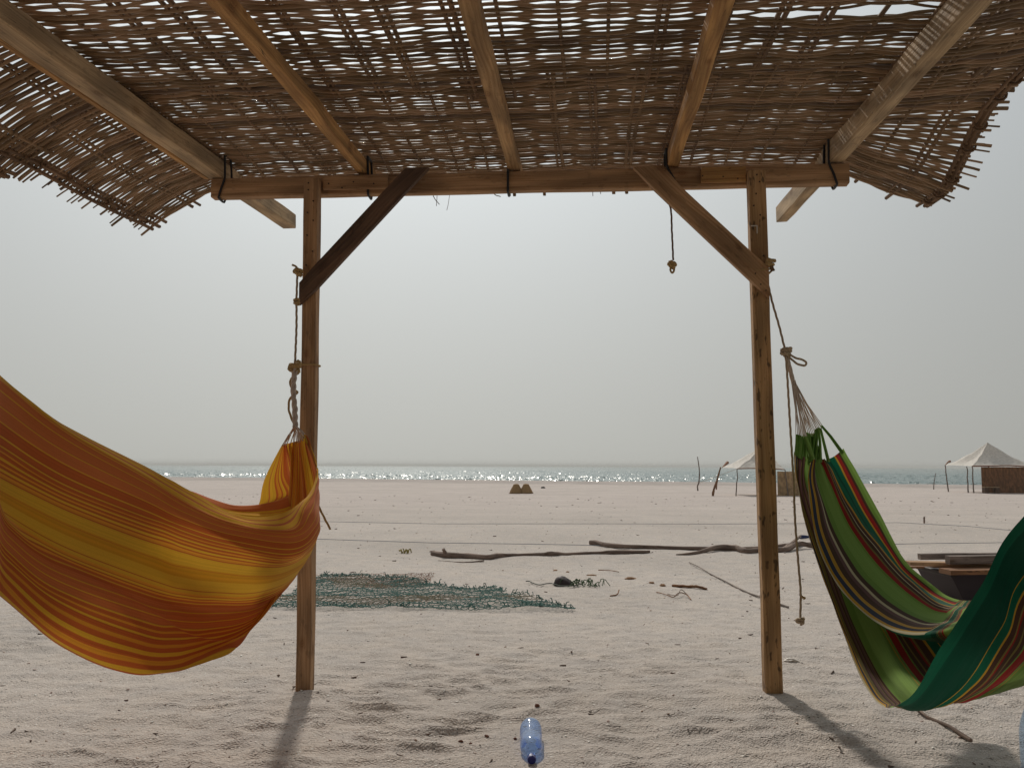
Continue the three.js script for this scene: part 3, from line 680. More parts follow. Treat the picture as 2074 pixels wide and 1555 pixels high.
{
  const H = tag(base('hammock', [0, 0, 0]), 'green striped cloth hammock hung from the right post with folded red and teal bands', 'hammock', 'cloth hammocks slung under the pergola');
  const ts = [0, 0.15, 0.3, 0.45, 0.58, 0.66, 0.70, 0.8, 0.9, 0.955, 1.0];
  const rows = [
    [[1.073, 0.977, -3.36], [1.069, 0.866, -3.36], [1.094, 0.677, -3.306], [1.091, 0.482, -3.108], [1.052, 0.339, -2.802], [0.988, 0.293, -2.46], [0.961, 0.359, -2.22], [0.947, 0.525, -2], [0.946, 0.679, -1.825], [0.943, 0.831, -1.65]],
    [[1.106, 0.959, -3.4], [1.121, 0.856, -3.42], [1.17, 0.661, -3.4], [1.186, 0.462, -3.252], [1.157, 0.313, -2.964], [1.093, 0.269, -2.622], [1.05, 0.302, -2.34], [1.031, 0.446, -2.088], [1.007, 0.612, -1.877], [0.984, 0.771, -1.685]],
    [[1.146, 0.95, -3.44], [1.185, 0.855, -3.48], [1.254, 0.646, -3.48], [1.308, 0.442, -3.4], [1.2, 0.34, -2.91], [1.096, 0.32, -2.496], [1.077, 0.325, -2.292], [1.119, 0.394, -2.176], [1.069, 0.542, -1.93], [1.029, 0.693, -1.72]],
    [[1.186, 0.951, -3.48], [1.249, 0.858, -3.53], [1.335, 0.661, -3.54], [1.392, 0.473, -3.44], [1.354, 0.342, -3.108], [1.227, 0.318, -2.64], [1.16, 0.333, -2.34], [1.209, 0.37, -2.268], [1.145, 0.496, -2], [1.086, 0.629, -1.772]],
    [[1.212, 0.941, -3.5], [1.303, 0.863, -3.57], [1.423, 0.676, -3.6], [1.523, 0.489, -3.54], [1.534, 0.344, -3.288], [1.407, 0.322, -2.82], [1.273, 0.352, -2.412], [1.325, 0.369, -2.364], [1.227, 0.482, -2.066], [1.136, 0.605, -1.807]],
    [[1.178, 0.935, -3.48], [1.228, 0.844, -3.52], [1.295, 0.624, -3.52], [1.378, 0.449, -3.48], [1.383, 0.37, -3.216], [1.376, 0.36, -2.928], [1.325, 0.416, -2.568], [1.29, 0.507, -2.292], [1.305, 0.6, -2.165], [1.175, 0.727, -1.842]],
    [[1.145, 0.95, -3.41], [1.089, 0.849, -3.288], [1.081, 0.652, -3.18], [1.116, 0.512, -3.072], [1.123, 0.448, -2.82], [1.122, 0.453, -2.532], [1.172, 0.515, -2.34], [1.219, 0.63, -2.198], [1.267, 0.733, -2.11], [1.171, 0.858, -1.825]],
    [[1.175, 0.95, -3.43], [1.179, 0.847, -3.39], [1.22, 0.676, -3.324], [1.27, 0.542, -3.216], [1.326, 0.458, -3.09], [1.375, 0.429, -2.946], [1.385, 0.483, -2.712], [1.348, 0.629, -2.4], [1.3, 0.753, -2.143], [1.189, 0.878, -1.842]],
    [[1.218, 0.95, -3.46], [1.247, 0.878, -3.44], [1.304, 0.727, -3.4], [1.382, 0.6, -3.342], [1.437, 0.506, -3.234], [1.478, 0.449, -3.108], [1.472, 0.487, -2.856], [1.393, 0.648, -2.46], [1.333, 0.774, -2.176], [1.206, 0.898, -1.86]],
    [[1.263, 0.961, -3.49], [1.307, 0.878, -3.5], [1.379, 0.722, -3.48], [1.452, 0.576, -3.43], [1.523, 0.481, -3.37], [1.566, 0.434, -3.252], [1.541, 0.484, -2.964], [1.441, 0.647, -2.532], [1.353, 0.785, -2.198], [1.214, 0.903, -1.869]],
    [[1.299, 0.994, -3.5], [1.364, 0.897, -3.52], [1.439, 0.737, -3.5], [1.506, 0.574, -3.46], [1.574, 0.488, -3.4], [1.606, 0.446, -3.288], [1.564, 0.495, -3], [1.467, 0.664, -2.568], [1.371, 0.796, -2.22], [1.223, 0.913, -1.877]],
  ];
  const E2 = [0.90, 1.04, -0.75], G2 = [0.72, 1.40, 0.2];
  rows.forEach((r, i) => {
    const a = clamp(ts[i]) * Math.PI, s = Math.sin(a), c = Math.cos(a);
    r.push([E2[0] - 0.16 * c, E2[1] + 0.14 - 0.3 * s, E2[2] + 0.06 * c]);
    r.push([G2[0] - 0.03 * c, G2[1] - 0.07 * s, G2[2]]);
  });
  const Gr = [0.15, 0.255, 0.05], Lg = [0.20, 0.32, 0.075], Te = [0.008, 0.10, 0.052], Dk = [0.006, 0.058, 0.032], Rd = [0.26, 0.022, 0.018], Br = [0.07, 0.035, 0.022], Pu = [0.13, 0.065, 0.06], Cr = [0.46, 0.40, 0.25], Ye = [0.46, 0.25, 0.03], Bl = [0.032, 0.038, 0.065], Ol = [0.18, 0.14, 0.04];
  const stops = [[-1, Cr], [0.014, Ye], [0.030, Bl], [0.048, Ye], [0.058, Ol]];
  for (let k = 0; k < 5; k++) stops.push([0.085 + k * 0.017, k % 2 ? Pu : Br], [0.098 + k * 0.017, k % 2 ? Ol : Pu]);
  stops.push([0.168, Gr], [0.22, Lg], [0.33, Gr], [0.345, Ye], [0.350, Gr], [0.365, Rd], [0.405, Gr], [0.413, Br], [0.432, Ol], [0.440, Br], [0.458, Rd], [0.465, Ol], [0.472, Br], [0.492, Ye], [0.50, Te], [0.53, Ye], [0.533, Dk], [0.64, Te], [0.672, Te], [0.702, Cr], [0.715, Ye], [0.725, Bl], [0.739, Ye], [0.748, Br], [0.760, Pu], [0.768, Cr], [0.774, Br], [0.785, Gr], [0.80, Lg], [0.842, Gr], [0.85, Rd], [0.866, Ol], [0.872, Br], [0.885, Cr], [0.889, Br], [0.905, Ye], [0.912, Te], [0.93, Dk], [0.937, Te], [0.95, Te], [0.957, Ye], [0.962, Rd], [0.972, Br], [0.978, Gr], [0.987, Lg]);
  part(H, 'cloth', loft(rows, ts, 12, 14, (u, t) => Math.exp(-u * 1.0) * 0.009 * Math.sin(t * 75 + 2 * Math.sin(t * 23)) + 0.007 * n3(u * 0.6, t * 9, 7) * smooth(u / 2) + 0.0032 * n3(u * 1.9, t * 34, 6) + 0.010 * n3(u * 0.9 + 4, t * 15, 3) * smooth((2.6 - u) / 1.5), (u, t) => { const f = smooth((u - 5.25) / 0.6), m = t < 0.66 ? 0.69 - 0.80 * t : 0.16 + 0.2 * (t - 0.66); return t + (m - t) * f; }), cloth(stops, -0.01, 1.01, 7));
  // cords from the knot to the green loops, loops sewn to the cloth
  const loopMat = [std({ color: lin(0.10, 0.20, 0.03), roughness: 1 }), std({ color: lin(0.16, 0.28, 0.06), roughness: 1 })];
  const apex = V([1.071, 1.239, -3.36]);
  const ends = [[1.077, 1.042, -3.36], [1.096, 1.039, -3.38], [1.119, 1.044, -3.41], [1.133, 1.052, -3.41], [1.149, 1.045, -3.43], [1.164, 1.049, -3.44], [1.176, 1.064, -3.44], [1.194, 1.073, -3.46], [1.213, 1.082, -3.48], [1.108, 1.035, -3.36]];
  const rootsT = [0, 0.06, 0.14, 0.28, 0.42, 0.58, 0.7, 0.84, 0.99, 0.72];
  for (let k = 0; k < 8; k++) { const p = V(ends[k]).lerp(V(ends[k + 1]), 0.5); ends.push([p.x, p.y - 0.006 * (k % 3), p.z + 0.006]); rootsT.push((rootsT[k] + rootsT[k + 1]) / 2); }
  ends.forEach((e, k) => {
    const p = V(e), f = rootsT[k];
    let i = 0; while (i < ts.length - 2 && ts[i + 1] < f) i++;
    const q = V(rows[i][0]).lerp(V(rows[i + 1][0]), (f - ts[i]) / (ts[i + 1] - ts[i]));
    q.addScaledVector(q.clone().sub(p).normalize(), 0.012);
    for (let s = 0; s < 2; s++) {
      const a = apex.clone().add(new THREE.Vector3(0.006 * Math.sin(k * 3 + s), 0.01 * Math.cos(k), 0.006 * Math.cos(k * 4 + s)));
      part(H, 'cord', tube([a, a.clone().lerp(p, 0.5), p.clone().add(new THREE.Vector3(s * 0.007 - 0.003, 0, 0))], 0.0014, 5), M.cord);
    }
    part(H, 'cloth_loop', tube([p, p.clone().lerp(q, 0.4).add(new THREE.Vector3(0.002 * Math.sin(k), 0, 0.004)), q], (s) => 0.0082 * (1 + 0.5 * s), 8, true, 0.45), loopMat[k % 2]);
  });
  part(H, 'cord_bundle', rope([[1.092, 1.35, -3.5], [1.101, 1.311, -3.5], [1.115, 1.246, -3.5]], 0.0085, 40, 50, 4), M.cord);
  part(H, 'cord_bundle', tube(curve([G2, [0.70, 1.5, 0.38], [0.685, 1.62, 0.6]], 12), 0.01, 6), M.cord);
}
{
  const R = tag(base('hammock_rope', [0, 0, 0]), 'speckled tan rope from the right post to the green hammock with a long knotted tail', 'rope', 'ropes that hold the hammocks');
  const p = []; for (let k = 0; k <= 28; k++) { const a = k / 28 * 6.2832, s = Math.pow(Math.abs(Math.cos(a)), 0.5) * Math.sign(Math.cos(a)), q = Math.pow(Math.abs(Math.sin(a)), 0.5) * Math.sign(Math.sin(a)); p.push(toWorld([0.930 + s * 0.042, 1.715 + 0.1 * s * 0.042, -0.033 + q * 0.042 + (q > 0 ? 0.02 : 0)])); }
  part(R, 'loop', rope(p, 0.0045), M.rope);
  part(R, 'knot', knot([1.043, 1.743, -3.53], 0.0075, [0.2, 1, 0.3], 2.6, 1.0, 15), M.rope);
  part(R, 'tail', rope([[1.044, 1.723, -3.52], [1.05, 1.705, -3.52]], 0.008, 10), M.ropeDark);
  part(R, 'line', rope([[1.052, 1.669, -3.6], [1.059, 1.587, -3.57], [1.073, 1.48, -3.53], [1.083, 1.388, -3.5]], 0.0046), M.ropePale);
  part(R, 'knot', knot([1.087, 1.374, -3.5], 0.0085, [0.2, 1, 0], 3.0, 0.95, 17), M.ropePale);
  part(R, 'loop', rope([[1.093, 1.367, -3.49], [1.115, 1.35, -3.48], [1.142, 1.342, -3.48], [1.161, 1.33, -3.48], [1.155, 1.319, -3.48], [1.13, 1.323, -3.48], [1.107, 1.343, -3.49], [1.093, 1.359, -3.49]], 0.0045), M.ropePale);
  part(R, 'tail', rope([[1.083, 1.355, -3.49], [1.086, 1.31, -3.49], [1.093, 1.105, -3.49], [1.099, 0.893, -3.485], [1.101, 0.702, -3.48], [1.11, 0.533, -3.48], [1.115, 0.439, -3.48], [1.109, 0.332, -3.475]], 0.0046), M.ropePale);
  part(R, 'end_knot', knot([1.109, 0.332, -3.475], 0.0066, [0, 1, 0], 2.0, 0.6, 18), M.ropePale);
  part(R, 'small_knot', knot([1.124, 0.421, -3.475], 0.0034, [0, 1, 0], 1.6, 0.6, 19), M.rope);
}
{
  const R = tag(base('hanging_rope', [0, 0, 0]), 'thin brown rope hanging from the beam behind the right brace, knotted at its end', 'rope');
  part(R, 'line', rope([toWorld([0.556, 2.07, -0.10]), [0.575, 2.019, -0.1], [0.58, 1.912, -0.1], [0.584, 1.79, -0.1]].map((q) => q.isVector3 ? q : toWorld(q)), 0.0042), M.ropeDark);
  const k = toWorld([0.578, 1.771, -0.1]);
  part(R, 'knot', knot(k.toArray(), 0.0075, [0.6, 1, 0], 2.7, 0.75, 27), M.rope);
  part(R, 'eye', rope([[k.x, k.y - 0.005, k.z], [k.x - 0.008, k.y - 0.022, k.z + 0.004], [k.x, k.y - 0.036, k.z + 0.006], [k.x + 0.009, k.y - 0.024, k.z + 0.004], [k.x, k.y - 0.004, k.z]], 0.0045), M.rope);
}
// ---------------------------------------------------------------- things on the beach
const on = (p, up = 0) => { const z = p[p.length - 1]; return new THREE.Vector3(p[0], groundY(p[0], z) + up, z); };
function stick(points, r0, r1, bump, seed, radial = 7, n = 40) {
  return tube(curve(points, n), (s, a) => (r0 + (r1 - r0) * s) * (1 + bump * n3(seed + s * 9, Math.cos(a) * 0.8, Math.sin(a) * 0.8)), radial);
}
// --- driftwood
{
  const t = tag(base('driftwood_log', [0, 0, 0]), 'long gnarled driftwood log lying nearest on the open sand, thick at its left end', 'driftwood', 'driftwood logs on the sand');
  const px = [[-0.807, -9.223], [-0.643, -8.986], [-0.471, -8.986], [-0.246, -8.861], [-0.127, -9.058], [0.073, -9.259], [0.327, -9.278], [0.419, -9.278], [0.589, -9.39], [0.856, -9.503], [1.119, -9.522], [1.481, -9.637]];
  const rr = [0.026, 0.03, 0.028, 0.029, 0.024, 0.013, 0.019, 0.026, 0.014, 0.014, 0.023, 0.016];
  const pts = px.map((p, i) => on(p, rr[i] * 0.75));
  const c = curve(pts, 120);
  part(t, 'trunk', tube(c, (s, a) => { const f = s * (rr.length - 1), i = Math.min(rr.length - 2, Math.floor(f)); return (rr[i] + (rr[i + 1] - rr[i]) * (f - i)) * (1 + 0.3 * n3(s * 26, Math.cos(a), Math.sin(a) + 3)); }, 10), M.driftwood);
  const a = on([-0.653, -8.986], 0.03);
  part(t, 'branch_stub', stick([a, a.clone().add(new THREE.Vector3(-0.015, 0.03, 0)), a.clone().add(new THREE.Vector3(-0.028, 0.058, 0.01))], 0.022, 0.014, 0.3, 4), M.driftwood);
  part(t, 'root', stick([on([-0.856, -9.427], 0.02), on([-0.806, -9.446], 0.025)], 0.006, 0.01, 0.2, 8), M.driftwood);
  part(t, 'branch', stick([on([-0.264, -8.669], 0.012), on([-0.449, -8.582], 0.004), on([-0.694, -8.703], 0.002)], 0.008, 0.003, 0.2, 9), M.driftwood);
}
{
  const t = tag(base('driftwood_log', [0, 0, 0]), 'straight slender driftwood pole lying behind the gnarled log, running to the right post', 'driftwood', 'driftwood logs on the sand');
  const px = [[0.933, -10.607], [1.014, -10.481], [1.138, -10.151], [1.466, -10.11], [2, -10.01], [2.67, -10.05], [3.232, -10.439], [3.678, -10.735]];
  part(t, 'trunk', stick(px.map((p, i) => on(p, [0.03, 0.03, 0.026, 0.02, 0.018, 0.018, 0.02, 0.02][i])), 0.027, 0.02, 0.35, 12, 9, 90), M.driftwood);
}
{
  const t = tag(base('driftwood_log', [0, 0, 0]), 'wavy bent driftwood branch lying behind the right post, tapering to a point at left', 'driftwood', 'driftwood logs on the sand');
  const px = [[1.728, -9.427], [1.962, -9.56], [2.252, -9.91], [2.469, -9.91], [2.527, -9.676], [2.767, -9.812], [2.983, -9.812], [3.256, -10.191], [3.434, -10.191]];
  const up = [0.005, 0.012, 0.035, 0.04, 0.02, 0.025, 0.03, 0.06, 0.03];
  part(t, 'trunk', tube(curve(px.map((p, i) => on(p, up[i])), 100), (s, a) => (0.006 + 0.024 * Math.min(1, s * 4)) * (1 + 0.3 * n3(s * 16, Math.cos(a), Math.sin(a) + 8)), 9), M.driftwood);
  part(t, 'branch', stick([on([2.938, -9.753], 0.03), on([3.183, -10.191], 0.07), on([3.503, -10.886], 0.10)], 0.022, 0.014, 0.3, 14), M.driftwood);
}
tag(part(scene, 'blue_rag', (() => { const p = []; const r = rng(4); const c = on([3.809, -11.675], 0.03); for (let k = 0; k < 16; k++) p.push(c.clone().add(new THREE.Vector3((r() - 0.5) * 0.16, (r() - 0.5) * 0.05, (r() - 0.5) * 0.1))); return tube(curve(p, 90), (s) => 0.006 + 0.004 * Math.sin(s * 40), 5); })(), std({ color: lin(0.03, 0.045, 0.13), roughness: 0.9 })), 'small tangle of dark blue line behind the right post', 'tangled line');

// --- fishing net
{
  const t = tag(base('fishing_net', [0, 0, 0]), 'green fishing net spread on the sand beside the left post', 'fishing net');
  const near = [[-1.619, -5.767], [0.417, -5.767]], far = [[-1.749, -7.344], [-0.292, -7.085]];
  const r = rng(31), geos = [], brown = [], clumps = [];
  // outline: far edge measured along the near edge
  const edge = (s) => { const k = [[0, 1], [0.16, 1.0], [0.27, 0.93], [0.36, 0.98], [0.45, 0.86], [0.56, 0.66], [0.67, 0.60], [0.75, 0.70], [0.79, 0.42], [0.86, 0.36], [0.93, 0.22], [1, 0.03]]; let i = 0; while (i < k.length - 2 && s > k[i + 1][0]) i++; return k[i][1] + (k[i + 1][1] - k[i][1]) * clamp((s - k[i][0]) / (k[i + 1][0] - k[i][0])); };
  const pt = (s, d) => {
    const x = near[0][0] + (near[1][0] - near[0][0]) * s + 0.10 * d * (0.5 - s), z = near[0][1] - d * 1.62;
    const w = 0.05, X = x + w * n3(x * 3, z * 3, 2) + 0.014 * n3(x * 16, z * 16, 5), Z = z + w * n3(x * 3, z * 3, 8) + 0.014 * n3(x * 16, z * 16, 9);
    const heap = 0.010 + 0.028 * clamp(n3(x * 2.2, z * 2.2, 4) + 0.3) + 0.014 * Math.abs(n3(x * 14, z * 14, 7));
    return new THREE.Vector3(X, groundY(X, Z) + heap, Z);
  };
  const W = Math.abs(near[1][0] - near[0][0]), nx = Math.round(W / 0.036), nz = Math.round(1.62 / 0.05);
  const seg = (list, a, b, rad) => { const m = a.clone().lerp(b, 0.5); m.y -= 0.003; list.push(tube([a, m, b], rad, 3, false)); };
  for (let j = 0; j <= nz; j++) for (let i = 0; i < nx; i++) {
    const d0 = j / nz, d1 = (j + 0.5) / nz, s0 = i / nx, s1 = (i + 0.5) / nx, s2 = (i + 1) / nx, e = edge(s1);
    if (d0 > e) continue;
    const a = pt(s0, d0), b = pt(s1, d1), c = pt(s2, d0), rad = 0.0024 + 0.0014 * r();
    const tan = n3(a.x * 1.6, a.z * 2.0, 66) > 0.22;
    seg(tan ? clumps : geos, a, b, rad); seg(tan ? clumps : geos, b, c, rad);
    if (r() < 0.75) { const f = pt(s1, d1 + 0.5 / nz); seg(geos, b, f, rad); }
  }
  for (let k = 0; k < 240; k++) {                                            // frayed, bunched edges
    const s = r(), e = edge(s), d = r() < 0.62 ? e * (1 - 0.1 * r()) : 0.05 * r(), a = pt(s, d), l = 0.015 + 0.03 * r();
    const b = a.clone().add(new THREE.Vector3((r() - 0.5) * l * 2, r() * l * 0.9, (r() - 0.5) * l)), m = a.clone().lerp(b, 0.5).add(new THREE.Vector3(0, l * 0.35, 0));
    geos.push(tube([a, m, b], 0.0024 + 0.0016 * r(), 3, false));
  }
  part(t, 'netting', mergeGeometries(geos), std({ color: lin(0.05, 0.135, 0.115), roughness: 0.9 })).userData.kind = 'stuff';
  part(t, 'faded_netting', mergeGeometries(clumps), std({ color: lin(0.15, 0.13, 0.08), roughness: 0.9 })).userData.kind = 'stuff';
  // reddish brown piece behind it
  const b0 = [-1.604, -7.418], b1 = [-0.645, -7.583];
  const N = 70;
  for (let j = 0; j < 12; j++) for (let i = 0; i < N; i++) {
    const P = (u, v) => { const x = b0[0] + (b1[0] - b0[0]) * u + 0.02 * n3(u * 30, v * 6, 2), z = b0[1] + (b1[1] - b0[1]) * u + 0.75 * v + 0.05 * n3(u * 8, v * 4, 5); return new THREE.Vector3(x, groundY(x, z) + 0.008 + 0.02 * Math.abs(n3(u * 26, v * 12, 9)) + 0.012 * (v < 0.12), z); };
    const u0 = i / N, v0 = j / 12, a = P(u0, v0), b = P(u0 + 0.5 / N, v0 + 0.5 / 12), c = P(u0 + 1 / N, v0);
    if (u0 < 0.5 && v0 > 0.35) continue;
    seg(brown, a, b, 0.0018); seg(brown, b, c, 0.0018);
  }
  const m = part(t, 'brown_netting', mergeGeometries(brown), std({ color: lin(0.23, 0.115, 0.06), roughness: 0.9 }));
  m.userData.kind = 'stuff'; m.userData.label = 'reddish brown netting along the far edge';
}
// --- thin lines stretched along the beach
const lineMat = std({ color: lin(0.10, 0.13, 0.16), roughness: 0.8 });
tag(part(scene, 'beach_line', tube([[-4.145, -11.512], [-2.398, -11.039], [-0.97, -10.671], [0.256, -10.523], [1.493, -10.294], [2.925, -10.171], [4.767, -10.799], [6.355, -11.15], [7.816, -11.721]].map((p, i) => on(p, 0.014 + 0.004 * (i % 2))), 0.0034, 5), lineMat), 'thin dark line stretched over the sand just behind the driftwood logs', 'line', 'thin lines stretched over the sand');
tag(part(scene, 'beach_line', tube([[-5.73, -15.881], [-3.148, -15.228], [-1.277, -14.897], [1.662, -14.808], [3.399, -14.927], [5.618, -15.381], [6.74, -15.629], [7.214, -14.2], [7.554, -13.241], [8.089, -12.646]].map((p, i) => on(p, 0.016 + 0.006 * (i % 2))), 0.0036, 5), lineMat), 'thin pale grey line on the sand halfway between driftwood and sea', 'line', 'thin lines stretched over the sand');
tag(part(scene, 'peg', stick([on([7.225, -15.691], -0.05), on([7.225, -15.691], 0.085), on([7.234, -15.691], 0.10)], 0.017, 0.014, 0.2, 3), M.driftwood), 'short wooden peg standing in the sand beyond the green hammock', 'peg');

// --- litter and twigs in the middle distance
const twig = (name, label, pts, r0, r1, mat, seed, group) => tag(part(scene, name, stick(pts, r0, r1, 0.35, seed, 6, 50), mat), label, name.includes('stick') ? 'stick' : 'twig', group);
twig('dry_branch', 'long thin dry branch lying aslant towards the foot of the right post', [on([1.708, -8.651], 0.01), on([1.7, -8.164], 0.015), on([1.709, -7.72], 0.008), on([1.71, -7.199], 0.014), on([1.723, -6.646], 0.006), on([1.758, -6.259], 0.01), on([1.813, -5.919], 0.006)], 0.0045, 0.0075, M.greyWood, 41);
twig('stick', 'brown stick with a knobbly end near the right post, on open sand', [on([1.242, -6.958], 0.008), on([1.3, -6.903], 0.012), on([1.37, -6.875], 0.012), on([1.411, -6.821], 0.016), on([1.469, -6.78], 0.006)], 0.010, 0.011, M.rustWood, 42);
twig('stick', 'sun-bleached stick poking out under the green hammock', [on([1.493, 0, -3.511], 0.006), on([1.497, 0, -3.403], 0.007), on([1.499, 0, -3.289], 0.008), on([1.513, 0, -3.172], 0.009), on([1.527, -0, -3.041], 0.007)], 0.0045, 0.008, M.driftwood, 43);
twig('curled_twig', 'thin curled root on the sand left of the brown stick', [on([1.067, -6.632], 0.004), on([1.106, -6.437], 0.012), on([1.134, -6.322], 0.008), on([1.192, -6.411], 0.03), on([1.241, -6.411], 0.02), on([1.243, -6.247], 0.004)], 0.003, 0.004, M.rustWood, 44);
twig('curled_twig', 'pale thin root beside the curled root', [on([1.126, -6.514], 0.004), on([1.166, -6.347], 0.02), on([1.226, -6.514], 0.04), on([1.26, -6.437], 0.01)], 0.0025, 0.003, M.driftwood, 45);
twig('twig', 'short forked twig midway between net and right post', [on([0.704, -6.424], 0.004), on([0.759, -6.475], 0.006), on([0.786, -6.58], 0.03)], 0.005, 0.004, M.rustWood, 46);
twig('twig', 'thin reed stem lying flat behind the dark shell', [on([0.778, -8.051], 0.004), on([0.859, -7.987], 0.008), on([0.945, -7.907], 0.004)], 0.004, 0.003, M.rustWood, 47);
{
  // dark shell with weed caught on it
  const g = new THREE.SphereGeometry(1, 26, 16, 0, Math.PI * 2, 0, Math.PI * 0.55), p = g.attributes.position;
  for (let k = 0; k < p.count; k++) { const x = p.getX(k), y = p.getY(k), z = p.getZ(k); p.setXYZ(k, x * 0.085 * (1 - 0.15 * x), y * 0.07 * (1 - 0.55 * x) + 0.006 * n3(x * 5, y * 5, z * 5), z * 0.08); }
  g.computeVertexNormals();
  const m = tag(part(scene, 'dark_shell', g, std({ color: lin(0.028, 0.014, 0.014), roughness: 0.7 })), 'dark brown humped shell lying among green strands right of the net', 'shell');
  m.position.copy(on([0.426, -7.042], -0.01));
  const r = rng(12), geos = [];
  const c = on([0.437, -6.986]);
  for (let k = 0; k < 24; k++) {
    const a = c.clone().add(new THREE.Vector3((r() - 0.2) * 0.42, 0.01, (r() - 0.5) * 0.16)), pts = [];
    for (let q = 0; q < 5; q++) { a.add(new THREE.Vector3((r() - 0.45) * 0.05, 0, (r() - 0.5) * 0.04)); pts.push(new THREE.Vector3(a.x, groundY(a.x, a.z) + 0.006 + 0.05 * r() * (q > 0 && q < 4), a.z)); }
    geos.push(tube(curve(pts, 14), 0.0032, 4));
  }
  tag(part(scene, 'weed_strands', mergeGeometries(geos), std({ color: lin(0.06, 0.11, 0.045), roughness: 0.8 })), 'loose green weed strands scattered round the dark shell', 'seaweed', null, 'stuff');
  const q2 = []; for (const [x, z] of [[0.116, -7.156], [0.143, -7.156], [0.172, -7.07], [0.215, -6.958], [0.272, -7.042], [0.318, -7.042], [0.377, -6.931], [0.47, -6.903], [0.538, -7]]) q2.push(on([x, z], 0.012));
  tag(part(scene, 'weed_strand', tube(curve(q2, 50), 0.0042, 5), std({ color: lin(0.05, 0.06, 0.045), roughness: 0.8 })), 'long dark wavy weed strand left of the dark shell', 'seaweed');
  const yg = []; const cy = on([-1.104, -9.427]);
  for (let k = 0; k < 12; k++) { const a = cy.clone().add(new THREE.Vector3((r() - 0.5) * 0.12, 0, (r() - 0.5) * 0.1)), b = a.clone().add(new THREE.Vector3((r() - 0.5) * 0.08, 0.02 + 0.03 * r(), (r() - 0.5) * 0.05)); a.y = groundY(a.x, a.z); yg.push(tube([a, a.clone().lerp(b, 0.5).add(new THREE.Vector3(0, 0.015, 0)), b], 0.006, 4)); }
  tag(part(scene, 'yellow_weed', mergeGeometries(yg), std({ color: lin(0.30, 0.24, 0.07), roughness: 0.9 })), 'small yellowish weed clump left of the long gnarled log', 'seaweed');
}
function crumpled(name, label, cat, p, sx, sy, sz, mat, seed, group) {
  const g = new THREE.IcosahedronGeometry(1, 3), q = g.attributes.position;
  for (let k = 0; k < q.count; k++) { const v = new THREE.Vector3().fromBufferAttribute(q, k), f = 1 + 0.45 * n3(v.x * 1.7 + seed, v.y * 1.7, v.z * 1.7) + 0.2 * n3(v.x * 4 + seed, v.y * 4, v.z * 4); q.setXYZ(k, v.x * sx * f, v.y * sy * f, v.z * sz * f); }
  g.computeVertexNormals();
  const m = tag(part(scene, name, g, mat), label, cat, group);
  m.position.copy(on(p, sy * 0.45)); m.rotation.y = seed;
  return m;
}
const leafMat = std({ color: lin(0.36, 0.205, 0.11), roughness: 0.9 }), stoneMat = std({ color: lin(0.16, 0.065, 0.038), roughness: 0.9 });
crumpled('dry_leaf', 'curled brown leaf behind the dark shell', 'leaf', [0.39, -7.971], 0.026, 0.008, 0.016, leafMat, 1);
crumpled('dry_leaf', 'tiny curled leaf just right of the one behind the shell', 'leaf', [0.494, -7.892], 0.017, 0.007, 0.011, leafMat, 2);
crumpled('dry_leaf', 'slim brown leaf between shell and the right hand leaves', 'leaf', [0.681, -7.659], 0.041, 0.007, 0.016, leafMat, 3.1);
crumpled('dry_leaf', 'stubby orange brown leaf in the row right of the shell', 'leaf', [0.986, -7.433], 0.045, 0.012, 0.020, leafMat, 0.1);
crumpled('dry_leaf', 'small bent leaf in the middle of the leaf row', 'leaf', [1.113, -7.156], 0.022, 0.008, 0.014, leafMat, 5.8);
crumpled('dry_leaf', 'round crumpled leaf left of the knobbly brown stick', 'leaf', [1.171, -6.986], 0.021, 0.012, 0.018, leafMat, 6.3);
crumpled('pebble', 'dark red pebble alone on the sand in front of the net', 'pebble', [-0.163, 0, -4.425], 0.008, 0.008, 0.008, stoneMat, 2);
crumpled('pebble', 'red brown pebble behind the blue bottle', 'pebble', [0.1, 0, -3.464], 0.009, 0.007, 0.008, stoneMat, 4);
crumpled('pebble', 'small dark pebble left of the blue bottle', 'pebble', [0.016, -0, -3.091], 0.006, 0.004, 0.005, stoneMat, 5);
crumpled('dry_leaf', 'brown crumpled leaf fragment left of the bottle, nearest to it', 'leaf', [-0.081, 0, -3.107], 0.010, 0.004, 0.005, stoneMat, 2.2);
crumpled('dry_leaf', 'brown crumpled leaf fragment left of the bottle, in the middle of three', 'leaf', [-0.133, 0, -3.042], 0.007, 0.006, 0.005, stoneMat, 1.2);
crumpled('dry_leaf', 'brown crumpled leaf fragment left of the bottle, farthest from it', 'leaf', [-0.167, 0, -3.073], 0.008, 0.004, 0.005, stoneMat, 3.2);
crumpled('pebble', 'small dark lump on the sand far out, left of the baskets', 'pebble', [2.937, -83.383], 0.2, 0.11, 0.12, std({ color: lin(0.05, 0.04, 0.035), roughness: 1 }), 3);
crumpled('white_shell', 'flat white shell beside the foot of the right post', 'shell', [1.308, 0.02, -4.237], 0.032, 0.010, 0.02, std({ color: lin(0.62, 0.56, 0.5), roughness: 0.6 }), 0.2);

